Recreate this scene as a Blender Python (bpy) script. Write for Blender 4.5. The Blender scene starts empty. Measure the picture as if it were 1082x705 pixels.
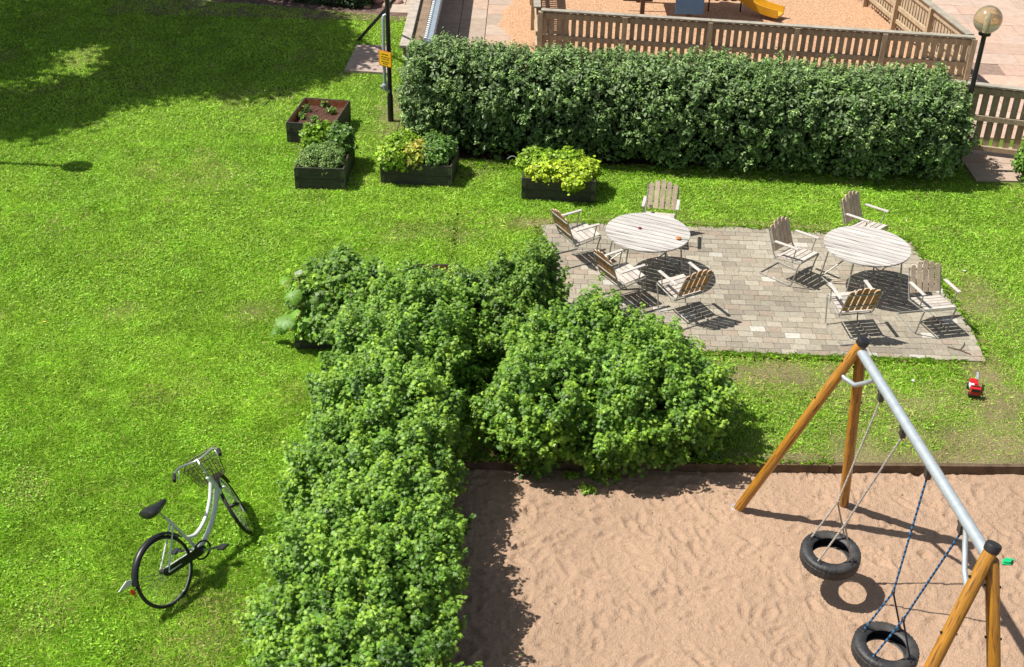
import bpy, math, random
import numpy as np
from mathutils import Vector, Matrix
random.seed(7); RNG = np.random.default_rng(7)
S = bpy.context.scene; COL = S.collection; R = math.radians

# ------------------------------------------------------------------ camera, light, exposure
F_PX, PITCH, ROLL, CAM_H, CX, CY, IW, IH = 1300.13, 0.558897, 0.0271583, 8.94085, 541.0, 352.5, 1082.0, 705.0
fw = np.array([0, math.cos(PITCH), -math.sin(PITCH)])
_r = np.array([1.0, 0, 0]); _u = np.array([0, math.sin(PITCH), math.cos(PITCH)])
rt = math.cos(ROLL)*_r + math.sin(ROLL)*_u; up = -math.sin(ROLL)*_r + math.cos(ROLL)*_u
cd = bpy.data.cameras.new('camera'); cam = bpy.data.objects.new('camera', cd); COL.objects.link(cam)
cd.sensor_width = 36; cd.lens = 36*F_PX/IW; cd.clip_start = .1; cd.clip_end = 500
M4 = Matrix.Identity(4)
for i in range(3):
    M4[i][0] = rt[i]; M4[i][1] = up[i]; M4[i][2] = -fw[i]
M4[2][3] = CAM_H
cam.matrix_world = M4; S.camera = cam

SUN_EL, SUN_DIR = 58.0, -3.0            # elevation; azimuth of the shadows measured from +x
W = bpy.data.worlds.new('World'); S.world = W; W.use_nodes = True
nt = W.node_tree; bg = nt.nodes['Background']; sk = nt.nodes.new('ShaderNodeTexSky')
sk.sky_type = 'NISHITA'; sk.sun_disc = False; sk.sun_elevation = R(SUN_EL)
sdir = Vector((-math.cos(R(SUN_DIR))*math.cos(R(SUN_EL)), -math.sin(R(SUN_DIR))*math.cos(R(SUN_EL)), math.sin(R(SUN_EL))))
sk.sun_rotation = math.atan2(sdir.x, sdir.y)
hs = nt.nodes.new('ShaderNodeHueSaturation'); hs.inputs['Saturation'].default_value = .6      # sky colour desaturated to make its fill in the shadows less blue
nt.links.new(sk.outputs[0], hs.inputs['Color']); nt.links.new(hs.outputs[0], bg.inputs[0]); bg.inputs[1].default_value = .072
sl = bpy.data.lights.new('sun', 'SUN'); sl.energy = 5.0; sl.angle = R(.5); sl.color = (1, .955, .88)
so = bpy.data.objects.new('sun', sl); COL.objects.link(so); so.rotation_euler = sdir.to_track_quat('Z', 'Y').to_euler()
S.view_settings.view_transform = 'Standard'; S.view_settings.look = 'None'
S.view_settings.exposure = 0.42; S.view_settings.gamma = 1; S.view_settings.use_curve_mapping = False

def G(px, py, z=0.0):                   # the point at height z seen at a pixel of the survey photograph
    d = fw + rt*((px-CX)/F_PX) - up*((py-CY)/F_PX)
    t = (z-CAM_H)/d[2]
    return np.array([d[0]*t, d[1]*t, z])

# ------------------------------------------------------------------ noise
def vnoise(x, y, seed=0):
    x = np.asarray(x, float); y = np.asarray(y, float)
    xi = np.floor(x).astype(np.int64); yi = np.floor(y).astype(np.int64)
    fx = x-xi; fy = y-yi; fx = fx*fx*(3-2*fx); fy = fy*fy*(3-2*fy)
    def h(a, b):
        n = (a*374761393 + b*668265263 + seed*974634777) & 0xffffffff
        n = ((n ^ (n >> 13))*1274126177) & 0xffffffff
        return ((n ^ (n >> 16)) & 0xffff)/65535.0
    return (h(xi, yi)*(1-fx)+h(xi+1, yi)*fx)*(1-fy) + (h(xi, yi+1)*(1-fx)+h(xi+1, yi+1)*fx)*fy
def fbm(x, y, seed=0, n=4):
    s = 0; a = .5
    for i in range(n):
        s = s + a*vnoise(x*2**i, y*2**i, seed+i*17); a *= .5
    return s/(1-.5**n)

# ------------------------------------------------------------------ materials
MATS = {}
def mat(name, col=(.5, .5, .5), rough=.6, metal=0, spec=.5, var=0, vscale=8, bump=0, bscale=40, attr=False, trans=0, stretch=None, subs=None, coat=0, detail=6, bdist=.02):
    if name in MATS: return MATS[name]
    m = bpy.data.materials.new(name); m.use_nodes = True; n = m.node_tree.nodes; L = m.node_tree.links
    b = n['Principled BSDF']; out = n['Material Output']
    b.inputs['Roughness'].default_value = rough; b.inputs['Metallic'].default_value = metal
    b.inputs['Specular IOR Level'].default_value = spec; b.inputs['Coat Weight'].default_value = coat
    tc = n.new('ShaderNodeTexCoord'); src = tc.outputs['Object']
    if stretch:
        mp = n.new('ShaderNodeMapping'); mp.inputs['Scale'].default_value = stretch; L.new(src, mp.inputs[0]); src = mp.outputs[0]
    if attr:
        a = n.new('ShaderNodeAttribute'); a.attribute_name = 'Col'; c = a.outputs['Color']
    else:
        rg = n.new('ShaderNodeRGB'); rg.outputs[0].default_value = (*col, 1); c = rg.outputs[0]
    if var:
        t = n.new('ShaderNodeTexNoise'); t.inputs['Scale'].default_value = vscale; t.inputs['Detail'].default_value = detail; t.inputs['Roughness'].default_value = .65
        L.new(src, t.inputs['Vector'])
        mr = n.new('ShaderNodeMapRange'); mr.inputs[1].default_value = .3; mr.inputs[2].default_value = .7; mr.inputs[3].default_value = 1-var; mr.inputs[4].default_value = 1+var
        L.new(t.outputs[0], mr.inputs[0])
        mx = n.new('ShaderNodeVectorMath'); mx.operation = 'SCALE'; L.new(c, mx.inputs[0]); L.new(mr.outputs[0], mx.inputs['Scale']); c = mx.outputs[0]
        if subs:
            t2 = n.new('ShaderNodeTexNoise'); t2.inputs['Scale'].default_value = subs[1]; t2.inputs['Detail'].default_value = 5; L.new(src, t2.inputs['Vector'])
            m2 = n.new('ShaderNodeMapRange'); m2.inputs[1].default_value = subs[2]; m2.inputs[2].default_value = subs[3]; L.new(t2.outputs[0], m2.inputs[0])
            mm = n.new('ShaderNodeMix'); mm.data_type = 'RGBA'; L.new(m2.outputs[0], mm.inputs[0]); L.new(c, mm.inputs[6]); mm.inputs[7].default_value = (*subs[0], 1); c = mm.outputs[2]
    L.new(c, b.inputs['Base Color'])
    if bump:
        t = n.new('ShaderNodeTexNoise'); t.inputs['Scale'].default_value = bscale; t.inputs['Detail'].default_value = 5; L.new(src, t.inputs['Vector'])
        bp = n.new('ShaderNodeBump'); bp.inputs['Strength'].default_value = bump; bp.inputs['Distance'].default_value = bdist
        L.new(t.outputs[0], bp.inputs['Height']); L.new(bp.outputs[0], b.inputs['Normal'])
    if trans:
        tr = n.new('ShaderNodeBsdfTranslucent'); L.new(c, tr.inputs[0]); ms = n.new('ShaderNodeMixShader'); ms.inputs[0].default_value = trans
        L.new(b.outputs[0], ms.inputs[1]); L.new(tr.outputs[0], ms.inputs[2]); L.new(ms.outputs[0], out.inputs[0])
    MATS[name] = m; return m

LAWN = mat('lawn_soil', attr=True, rough=.95, spec=.2, var=.35, vscale=30, bump=.8, bscale=60)
GRASS = mat('grass_blades', attr=True, rough=.55, spec=.35, trans=.35)
LEAF = mat('leaves', attr=True, rough=.48, spec=.45, trans=.3)
LEAFG = mat('hedge_leaves', attr=True, rough=.5, spec=.5, trans=.22)
PAVER = mat('pavers', attr=True, rough=.9, spec=.25, var=.2, vscale=25, bump=.5, bscale=90, bdist=.008)
SLAB = mat('concrete_slabs', attr=True, rough=.92, spec=.25, var=.14, vscale=6, bump=.35, bscale=70, bdist=.008)
SAND = mat('sand', attr=True, rough=.97, spec=.15, var=.13, vscale=45, bump=.9, bscale=55, bdist=.02, detail=8)
PSAND = mat('play_gravel', (.52, .315, .19), rough=.97, spec=.15, var=.3, vscale=14, bump=1, bscale=22, bdist=.05, detail=8)
SOIL = mat('soil', (.085, .05, .033), rough=1, spec=.1, var=.4, vscale=20, bump=1, bscale=30, bdist=.05)
BARE = mat('bare_earth', (.26, .18, .12), rough=1, spec=.1, var=.3, vscale=12, bump=1, bscale=30, bdist=.04)
WOODF = mat('fence_wood', (.43, .335, .222), rough=.85, spec=.25, var=.28, vscale=5, bump=.4, bscale=30, stretch=(3, 3, .8))
WOODFC = mat('fence_cap_wood', (.34, .31, .25), rough=.85, spec=.25, var=.25, vscale=4, bump=.4, bscale=30)
WOODW = mat('weathered_wood', attr=True, rough=.85, spec=.25, var=.22, vscale=14, bump=.3, bscale=60)
POLE = mat('lacquered_pole', (.37, .165, .014), rough=.38, spec=.5, var=.35, vscale=9, bump=.15, bscale=25, stretch=(8, 8, .5), coat=.35, subs=((.13, .05, .008), 7, .57, .63))
SLEEP = mat('sleeper_wood', (.13, .088, .055), rough=.9, spec=.2, var=.4, vscale=6, bump=.5, bscale=30)
GALV = mat('galvanised_steel', (.42, .47, .50), rough=.45, metal=.35, var=.12, vscale=14)
STEEL = mat('chair_steel', (.34, .33, .30), rough=.5, metal=.4, var=.3, vscale=12)
BLACK = mat('black_paint', (.012, .013, .014), rough=.38)
BLACKM = mat('black_plastic', (.018, .018, .02), rough=.5, var=.3, vscale=20)
RUBBER = mat('rubber', (.030, .030, .031), rough=.55, var=.55, vscale=9, bump=.2, bscale=50, subs=((.07, .062, .052), 5, .52, .75))
ROPEW = mat('rope_grey', (.42, .38, .33), rough=.9, var=.5, vscale=70, bump=.6, bscale=90)
ROPEB = mat('rope_blue', attr=True, rough=.8, var=.2, vscale=60)
ROPED = mat('rope_dark', (.05, .05, .06), rough=.9, var=.5, vscale=70)
SILVER = mat('silver_paint', (.74, .76, .74), rough=.28, metal=.12, coat=.5)
CHROME = mat('chrome', (.62, .62, .62), rough=.22, metal=.9)
PLANK = mat('planter_boards', (.048, .046, .036), rough=.75, var=.4, vscale=9, bump=.4, bscale=40, stretch=(.6, .6, 3))
RUST = mat('planter_inner_wood', (.38, .15, .065), rough=.85, var=.35, vscale=9, bump=.3, bscale=40)
RED = mat('red_plastic', (.55, .012, .02), rough=.35)
WHITEP = mat('white_plastic', (.75, .75, .74), rough=.4)
GREENP = mat('green_plastic', (.01, .45, .17), rough=.35)
YELLOWP = mat('yellow_plastic', (.60, .31, .015), rough=.35, var=.12, vscale=4)
BLUEP = mat('blue_panel', (.075, .20, .40), rough=.45, var=.1, vscale=4)
SIGNY = mat('sign_yellow', (.86, .50, .008), rough=.45)
SIGNO = mat('sign_orange', (.62, .16, .012), rough=.45)
STONE = mat('stone', (.28, .25, .22), rough=.9, var=.3, vscale=6, bump=.6, bscale=20)
TWIG = mat('twig', (.10, .065, .04), rough=.9, var=.3, vscale=12)
AMBER = mat('amber_globe', (.72, .60, .38), rough=.12, spec=.8)
AMBER.node_tree.nodes['Principled BSDF'].inputs['Transmission Weight'].default_value = .8
REFL = mat('red_reflector', (.35, .02, .01), rough=.25)

# ------------------------------------------------------------------ mesh builder
class MB:
    def __init__(s): s.v = []; s.f = []; s.m = []; s.c = []; s.col = (1, 1, 1); s.mi = 0
    def add(s, vs, fs):
        o = len(s.v); s.v += [tuple(map(float, p)) for p in vs]; s.c += [s.col]*len(vs)
        s.f += [tuple(i+o for i in f) for f in fs]; s.m += [s.mi]*len(fs); return s
    def box(s, c, size, ax=None, ch=0.0):
        # ax: 3 axis vectors; ch: chamfer on the long edges
        c = np.array(c, float); h = np.array(size, float)/2
        A = np.eye(3) if ax is None else np.array(ax, float)
        if ch <= 0:
            vs = [c + A[0]*h[0]*i + A[1]*h[1]*j + A[2]*h[2]*k for i in (-1, 1) for j in (-1, 1) for k in (-1, 1)]
            return s.add(vs, [(0, 1, 3, 2), (4, 6, 7, 5), (0, 4, 5, 1), (2, 3, 7, 6), (0, 2, 6, 4), (1, 5, 7, 3)])
        vs = []
        for k, cc in ((-1, ch), (-1, 0), (1, 0), (1, ch)):
            zz = h[2]*k if cc else (h[2]-ch)*k
            hx, hy = h[0]-cc, h[1]-cc
            for i, j in ((-1, -1), (1, -1), (1, 1), (-1, 1)): vs.append(c + A[0]*hx*i + A[1]*hy*j + A[2]*zz)
        fs = [(3, 2, 1, 0), (12, 13, 14, 15)]
        for r in range(3):
            for q in range(4): a = r*4+q; b = r*4+(q+1) % 4; fs.append((a, b, b+4, a+4))
        return s.add(vs, fs)
    def bar(s, a, b, w, h, upv=(0, 0, 1), ch=0.0):
        a = np.array(a, float); b = np.array(b, float); d = b-a; L = np.linalg.norm(d); d /= L
        u = np.array(upv, float); x = np.cross(d, u); x /= np.linalg.norm(x); u = np.cross(x, d)
        return s.box((a+b)/2, (w, h, L), (x, u, d), ch)
    def tube(s, pts, r, n=8, caps=True, closed=False):
        P = [np.array(p, float) for p in pts]; m = len(P); rr = r if hasattr(r, '__len__') else [r]*m
        T = []
        for i in range(m):
            if closed: t = P[(i+1) % m]-P[i-1]
            else: t = P[min(i+1, m-1)]-P[max(i-1, 0)]
            T.append(t/(np.linalg.norm(t)+1e-12))
        ref = np.array([0, 0, 1.0]) if abs(T[0][2]) < .9 else np.array([1.0, 0, 0])
        x = np.cross(T[0], ref); x /= np.linalg.norm(x); vs = []
        for i in range(m):
            x = x - T[i]*np.dot(x, T[i]); x /= np.linalg.norm(x); y = np.cross(T[i], x)
            for k in range(n):
                a = 2*math.pi*k/n; vs.append(P[i]+rr[i]*(x*math.cos(a)+y*math.sin(a)))
        fs = []
        for i in range(m if closed else m-1):
            j = (i+1) % m
            for k in range(n): fs.append((i*n+k, i*n+(k+1) % n, j*n+(k+1) % n, j*n+k))
        if caps and not closed: fs += [tuple(range(n-1, -1, -1)), tuple(range((m-1)*n, m*n))]
        return s.add(vs, fs)
    def lathe(s, prof, c=(0, 0, 0), ax=None, n=24, closed=False):
        A = np.eye(3) if ax is None else np.array(ax, float); c = np.array(c, float); vs = []
        for r, z in prof:
            for k in range(n):
                a = 2*math.pi*k/n; vs.append(c + A[0]*r*math.cos(a) + A[1]*r*math.sin(a) + A[2]*z)
        m = len(prof); fs = []
        for i in range(m if closed else m-1):
            j = (i+1) % m
            for k in range(n): fs.append((i*n+k, i*n+(k+1) % n, j*n+(k+1) % n, j*n+k))
        if not closed: fs += [tuple(range(n-1, -1, -1)), tuple(range((m-1)*n, m*n))]
        return s.add(vs, fs)
    def prism(s, poly, z0, z1, ax=None, c=(0, 0, 0)):
        A = np.eye(3) if ax is None else np.array(ax, float); c = np.array(c, float); n = len(poly)
        vs = [c+A[0]*p[0]+A[1]*p[1]+A[2]*z0 for p in poly]+[c+A[0]*p[0]+A[1]*p[1]+A[2]*z1 for p in poly]
        return s.add(vs, [tuple(range(n-1, -1, -1)), tuple(range(n, 2*n))]+[(i, (i+1) % n, n+(i+1) % n, n+i) for i in range(n)])
    def build(s, name, mats, parent=None, smooth=False):
        if not isinstance(mats, (list, tuple)): mats = [mats]
        me = bpy.data.meshes.new(name); me.from_pydata(s.v, [], s.f)
        for m in mats: me.materials.append(m)
        me.polygons.foreach_set('material_index', s.m)
        a = me.color_attributes.new('Col', 'FLOAT_COLOR', 'POINT')
        c = np.ones((len(s.v), 4)); c[:, :3] = np.array(s.c).reshape(-1, 3); a.data.foreach_set('color', c.ravel())
        if smooth:
            me.polygons.foreach_set('use_smooth', [True]*len(s.f))
            try: me.set_sharp_from_angle(angle=R(40))
            except Exception: pass
        me.update()
        o = bpy.data.objects.new(name, me); COL.objects.link(o)
        if parent: o.parent = parent
        return o

def npmesh(name, V, FI, nper, col, material, parent=None):
    """V (N,3), FI (M*nper) index array of faces with nper corners."""
    me = bpy.data.meshes.new(name); nf = len(FI)//nper
    me.vertices.add(len(V)); me.vertices.foreach_set('co', np.ascontiguousarray(V, np.float32).ravel())
    me.loops.add(len(FI)); me.loops.foreach_set('vertex_index', np.ascontiguousarray(FI, np.int32))
    me.polygons.add(nf); me.polygons.foreach_set('loop_start', np.arange(0, len(FI), nper, dtype=np.int32))
    me.materials.append(material); me.update(calc_edges=True)
    a = me.color_attributes.new('Col', 'FLOAT_COLOR', 'POINT')
    c = np.ones((len(V), 4), np.float32); c[:, :3] = col; a.data.foreach_set('color', c.ravel())
    o = bpy.data.objects.new(name, me); COL.objects.link(o)
    if parent: o.parent = parent
    return o

def tag(o, label=None, cat=None, group=None, kind=None):
    if label: o['label'] = label
    if cat: o['category'] = cat
    if group: o['group'] = group
    if kind: o['kind'] = kind
    return o
def thing(name, label, cat, loc=(0, 0, 0), rz=0, group=None):
    o = bpy.data.objects.new(name, None); COL.objects.link(o); o.location = tuple(map(float, loc)); o.rotation_euler = (0, 0, rz)
    o.empty_display_size = .1
    return tag(o, label, cat, group)
def dup(root, loc, rz, label, scale=None):
    def cp(o, par):
        c = o.copy(); COL.objects.link(c); c.parent = par
        for ch in o.children: cp(ch, c)
        return c
    c = cp(root, None); c.location = tuple(map(float, loc)); c.rotation_euler = (0, 0, rz); c['label'] = label
    return c

# ------------------------------------------------------------------ foliage
def leaf_template(kind):
    if kind == 'lobed':
        ang = [-90, -55, -28, 0, 24, 48, 68, 90, 112, 132, 156, 180, 208, 235]
        rad = [.16, .34, .22, .46, .27, .50, .30, .62, .30, .50, .27, .46, .22, .34]
        V = [(0, 0, .0)]+[(r*math.cos(R(a)), r*math.sin(R(a)), -.10*abs(r*math.cos(R(a)))*2-.16*r*r*2) for a, r in zip(ang, rad)]
        Fc = [(0, i, i % 14+1) for i in range(1, 15)]
    elif kind == 'oval':
        V = [(0, -.5, 0), (.2, -.15, .07), (.22, .15, .07), (0, .55, -.12), (-.22, .15, .07), (-.2, -.15, .07), (0, 0, -.0)]
        Fc = [(6, i, (i+1) % 6) for i in range(6)]
    elif kind == 'round':
        V = [(0, 0, -.05)]+[(.5*math.cos(a), .5*math.sin(a), .05*math.sin(3*a)) for a in np.linspace(0, 2*math.pi, 9)[:-1]]
        Fc = [(0, i, i % 8+1) for i in range(1, 9)]
    elif kind == 'big':
        a_ = np.linspace(-math.pi/2, 1.5*math.pi, 23)[:-1]; V = [(0, 0, -.04)]; Fc = []
        for q_, (rr, zz) in enumerate(((.26, .02), (.5, -.03))):
            V += [(rr*(1-.55*math.exp(-(i_ if i_ < 11 else 22-i_)**2/2.5))*(1+.09*(i_ % 3 == 1)*q_)*math.cos(a), rr*(1-.5*math.exp(-(i_ if i_ < 11 else 22-i_)**2/2.5))*1.15*math.sin(a), zz+.035*(1 if i_ % 2 else -1)*(1+q_)-.16*q_*abs(math.cos(a))) for i_, a in enumerate(a_)]
        for i_ in range(22):
            n_ = (i_+1) % 22; Fc += [(0, 1+i_, 1+n_), (1+i_, 23+i_, 23+n_), (1+i_, 23+n_, 1+n_)]
    elif kind == 'frill':
        V = [(0, 0, -.08)]+[((.5 if i % 2 else .3)*math.cos(a), (.5 if i % 2 else .3)*math.sin(a), .12 if i % 2 else -.08) for i, a in enumerate(np.linspace(0, 2*math.pi, 11)[:-1])]
        Fc = [(0, i, i % 10+1) for i in range(1, 11)]
    else:                               # blade
        V = [(-.08, -.5, 0), (.08, -.5, 0), (.1, .1, .05), (0, .6, -.1), (-.1, .1, .05)]
        Fc = [(0, 1, 2), (0, 2, 4), (4, 2, 3)]
    return np.array(V, float), np.array(Fc, int)
def leaves(name, P, N, size, cols, kind, material, parent=None, rng=RNG):
    T, Fc = leaf_template(kind); n = len(P)
    N = N/np.linalg.norm(N, axis=1, keepdims=True)
    rv = rng.normal(size=(n, 3)); X = np.cross(N, rv); X /= np.linalg.norm(X, axis=1, keepdims=True); Y = np.cross(N, X)
    s = np.broadcast_to(size, (n,))[:, None, None]
    V = P[:, None]+s*(T[None, :, 0:1]*X[:, None]+T[None, :, 1:2]*Y[:, None]+T[None, :, 2:3]*N[:, None])
    FI = (Fc[None]+np.arange(n)[:, None, None]*len(T)).ravel()
    return npmesh(name, V.reshape(-1, 3), FI, 3, np.repeat(cols, len(T), axis=0), material, parent)
def blob_points(blobs, others, n, rng, pw=2.6, inner=.25, lump=.13, seed=1, zmin=.04, cut=.82, rough=.045):
    """cluster centres and outward normals on the skin of a union of blobs; blobs: (x,y,z,rx,ry,rz)"""
    B = np.array(blobs, float); area = B[:, 3]*B[:, 5]+B[:, 4]*B[:, 5]+B[:, 3]*B[:, 4]
    pick = rng.choice(len(B), n, p=area/area.sum()); b = B[pick]
    d = rng.normal(size=(n, 3)); d /= np.linalg.norm(d, axis=1, keepdims=True)
    k = (np.abs(d)**pw).sum(1)**(-1/pw)                 # super-ellipsoid
    q = d*k[:, None]
    lum = 1+lump*2*(vnoise(d[:, 0]*3+b[:, 0]*7, d[:, 1]*3+d[:, 2]*4+b[:, 1]*5, seed)-.5)+lump*1.2*(vnoise(d[:, 0]*8+b[:, 1]*3, d[:, 1]*8+d[:, 2]*9, seed+3)-.5)
    depth = np.where(rng.random(n) < inner, rng.uniform(.45, .92, n), 1-np.abs(rng.normal(0, rough, n)))
    P = b[:, :3]+q*b[:, 3:]*(lum*depth)[:, None]
    Nn = q/b[:, 3:]*np.abs(q)**(pw-2)+1e-6; Nn /= np.linalg.norm(Nn, axis=1, keepdims=True)
    keep = P[:, 2] > zmin
    for j, o in enumerate(list(blobs)+list(others)):
        o = np.array(o, float); e = ((np.abs((P-o[:3])/o[3:])**pw).sum(1))**(1/pw)
        own = (pick == j) if j < len(B) else np.zeros(n, bool)
        keep &= own | (e > cut)
    return P[keep], Nn[keep]
def foliage(name, P, N, per, spread, size, pal, kind, material, parent, rng, upw=.7, rnd=.55, jit=.25, zmin=.02):
    n = len(P); Pc = np.repeat(P, per, axis=0); Nc = np.repeat(N, per, axis=0)
    off = rng.normal(size=(n*per, 3))*spread; Pc = Pc+off
    Nn = Nc*.75+np.array([-.1, 0, upw])+rng.normal(size=Pc.shape)*rnd+off/spread*.18
    pal = np.array(pal, float); w = vnoise(P[:, 0]*2.2, P[:, 1]*2.2+P[:, 2]*2, 5)*.6+rng.random(n)*.4
    w = np.repeat(w, per)+rng.normal(0, .12, n*per); w = np.clip(w, 0, .999)*(len(pal)-1)
    i = w.astype(int); fr = (w-i)[:, None]; c = pal[i]*(1-fr)+pal[np.minimum(i+1, len(pal)-1)]*fr
    c = c*np.exp(rng.normal(0, jit, n*per))[:, None]
    k = Pc[:, 2] > zmin
    return leaves(name, Pc[k], Nn[k], (size*np.exp(rng.normal(0, .22, n*per)))[k], np.clip(c[k], 0, 1), kind, material, parent, rng)
def sprays(name, P, N, per, L, R0, size, pal, kind, material, parent, rng, upw=.7, jit=.2):
    n = len(P); D = N*.6+np.array([0, 0, upw])+rng.normal(0, .22, (n, 3)); D /= np.linalg.norm(D, axis=1, keepdims=True)
    ln = L*np.exp(rng.normal(0, .22, n)); Bs = P-D*(ln*.62)[:, None]
    Dr = np.repeat(D, per, 0); t = rng.random(n*per)**.8; ra = rng.normal(size=(n*per, 3)); ra -= Dr*(ra*Dr).sum(1)[:, None]; ra /= np.linalg.norm(ra, axis=1, keepdims=True)
    pos = np.repeat(Bs, per, 0)+Dr*(t*np.repeat(ln, per))[:, None]+ra*((R0*(1-t)**.55+.012)*np.sqrt(rng.random(n*per)))[:, None]
    Nn = ra*.45+Dr*.3+np.array([-.12, -.08, .75])+rng.normal(0, .28, (n*per, 3))
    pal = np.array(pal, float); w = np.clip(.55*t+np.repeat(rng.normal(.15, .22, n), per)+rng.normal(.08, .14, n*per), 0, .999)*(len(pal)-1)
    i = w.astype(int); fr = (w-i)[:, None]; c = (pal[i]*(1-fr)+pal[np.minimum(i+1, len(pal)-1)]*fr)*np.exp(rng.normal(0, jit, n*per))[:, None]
    return leaves(name, pos, Nn, size*(1.1-.5*t)*np.exp(rng.normal(0, .15, n*per)), np.clip(c, 0, 1), kind, material, parent, rng)
def stems(name, base, tips, r, parent, rng, material=TWIG):
    mb = MB()
    for t in tips:
        b = np.array(base[rng.integers(len(base))], float); b = b+np.array([rng.normal(0, .06), rng.normal(0, .06), 0]); t = np.array(t, float)
        m = (b+t)/2+np.array([rng.normal(0, .05), rng.normal(0, .05), .08*np.linalg.norm(t-b)])
        mb.tube([b, m, t], [r, r*.7, r*.3], 5)
    return mb.build(name, material, parent)

# ------------------------------------------------------------------ ground masks
def inpoly(x, y, poly):
    x = np.asarray(x); y = np.asarray(y); r = np.zeros(x.shape, bool); n = len(poly)
    for i in range(n):
        x1, y1 = poly[i][:2]; x2, y2 = poly[(i+1) % n][:2]
        if y1 == y2: continue
        c = ((y1 > y) != (y2 > y)) & (x < (x2-x1)*(y-y1)/(y2-y1)+x1); r ^= c
    return r
PATIO = [G(571, 240)[:2], G(600, 237)[:2], G(790, 242)[:2], G(940, 251)[:2], G(962, 256)[:2], G(1026, 349)[:2], G(1041, 384)[:2], G(740, 373)[:2], G(600, 368)[:2]]
SANDX0, SANDX1, SANDY0 = -.85, 9.0, 1.0
def sand_y(x): return 11.43+.03*(np.asarray(x)+.5)
PATHX = (-2.2, .42)
def lawn_edge_y(x):                      # far curved edge of the lawn at the upper left
    x = np.asarray(x, float); return 28.9-.085*np.maximum(0, x+9)**1.35
def is_lawn(x, y):
    x = np.asarray(x, float); y = np.asarray(y, float)
    r = (y < lawn_edge_y(x)) & (x < -2.45)
    r |= (x >= -2.45) & (y < 20.0)
    r |= (x > -2.45) & (x < -1.9) & (y < 23)
    r |= (x > 7.0) & (x < 8.05) & (y < 21.2)
    r &= ~inpoly(x, y, PATIO); r &= ~((x > SANDX0-.06) & (y < sand_y(x)+.07))
    r &= ~((x > 7.9) & (x < 9.2) & (y > 19.55))
    r &= ~inpoly(x, y, [G(364, 74)[:2], G(411, 77)[:2], G(413, 48)[:2], G(377, 47)[:2]])
    r |= (x > -2.5) & (x < -2.3) & (y < 26.5) & (y > 22)
    return r
def dryness(x, y):
    g = lambda cx, cy, rx, ry: np.exp(-(((x-cx)/rx)**2+((y-cy)/ry)**2))
    d = 1.1*g(3.2, 13.5, 1.3, .33)+.75*g(5.4, 12.0, 2.2, .42)+.5*g(4.6, 12.9, 1.6, .4)+.55*g(6.9, 15.6, .5, .9)+.5*g(6.4, 13, .8, .8)+.65*g(.3, 17.6, .5, .25)
    d = d+.75*g(2.9, 11.65, 4, .13)+.35*g(-2.9, 8.6, .5, 1.0)+.6*g(-2.35, 22.0, .35, 1.1)+.45*g(3.5, 17.75, 3.5, .2)+.5*g(6.3, 14.5, .25, 1.6)+.5*g(-3.6, 14.6, .3, .3)
    d = 1.12*d*(.25+1.6*fbm(x*3.5, y*3.5, 11))
    s = fbm(x*1.1, y*1.1, 31); return np.clip(d+np.clip((s-.62)*2.2, 0, .35), 0, 1)

# ------------------------------------------------------------------ ground
def sheet(name, x0, x1, y0, y1, z, m, kind='structure', n=1, col=(1, 1, 1)):
    mb = MB(); mb.col = col; mb.add([(x0, y0, z), (x1, y0, z), (x1, y1, z), (x0, y1, z)], [(0, 1, 2, 3)])
    return tag(mb.build(name, m), kind=kind)
sheet('ground', -150, 150, -120, 200, -.2, BARE)
def grid_sheet(name, xs, ys, zf, colf, m):
    X, Y = np.meshgrid(xs, ys); nx, ny = len(xs), len(ys); Z = zf(X, Y)
    V = np.stack([X.ravel(), Y.ravel(), Z.ravel()], 1)
    i = np.arange(nx*ny).reshape(ny, nx); q = np.stack([i[:-1, :-1], i[:-1, 1:], i[1:, 1:], i[1:, :-1]], -1)
    return V, q.reshape(-1, 4), colf(X.ravel(), Y.ravel())
def lawn_col(x, y):
    d = dryness(x, y)[:, None]
    g = np.array([.12, .20, .02]); b = np.array([.20, .17, .085])
    f = fbm(x*3, y*3, 3)[:, None]
    return (g*(1-d)+b*d)*(.7+.6*f)
Vs, Qs, Cs = [], [], []; off = 0
for xs, ys in ((np.arange(-40, SANDX0-.04, .12), np.arange(2, 40, .12)), (np.arange(SANDX0-.05, 14, .1), None)):
    if ys is None:                      # right of the sandpit's left edge: start at its back board
        nx = len(xs); t = np.linspace(0, 1, 150); X, T = np.meshgrid(xs, t); Y = sand_y(X)+.05+T*(23.4-sand_y(X)-.05)
        Z = np.zeros_like(X); V = np.stack([X.ravel(), Y.ravel(), Z.ravel()], 1)
        i = np.arange(X.size).reshape(X.shape); q = np.stack([i[:-1, :-1], i[:-1, 1:], i[1:, 1:], i[1:, :-1]], -1).reshape(-1, 4); c = lawn_col(X.ravel(), Y.ravel())
    else: V, q, c = grid_sheet('', xs, ys, lambda X, Y: X*0, lawn_col, None)
    Vs.append(V); Qs.append(q+off); Cs.append(c); off += len(V)
tag(npmesh('lawn', np.concatenate(Vs), np.concatenate(Qs).ravel(), 4, np.concatenate(Cs), LAWN), kind='structure')

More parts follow.
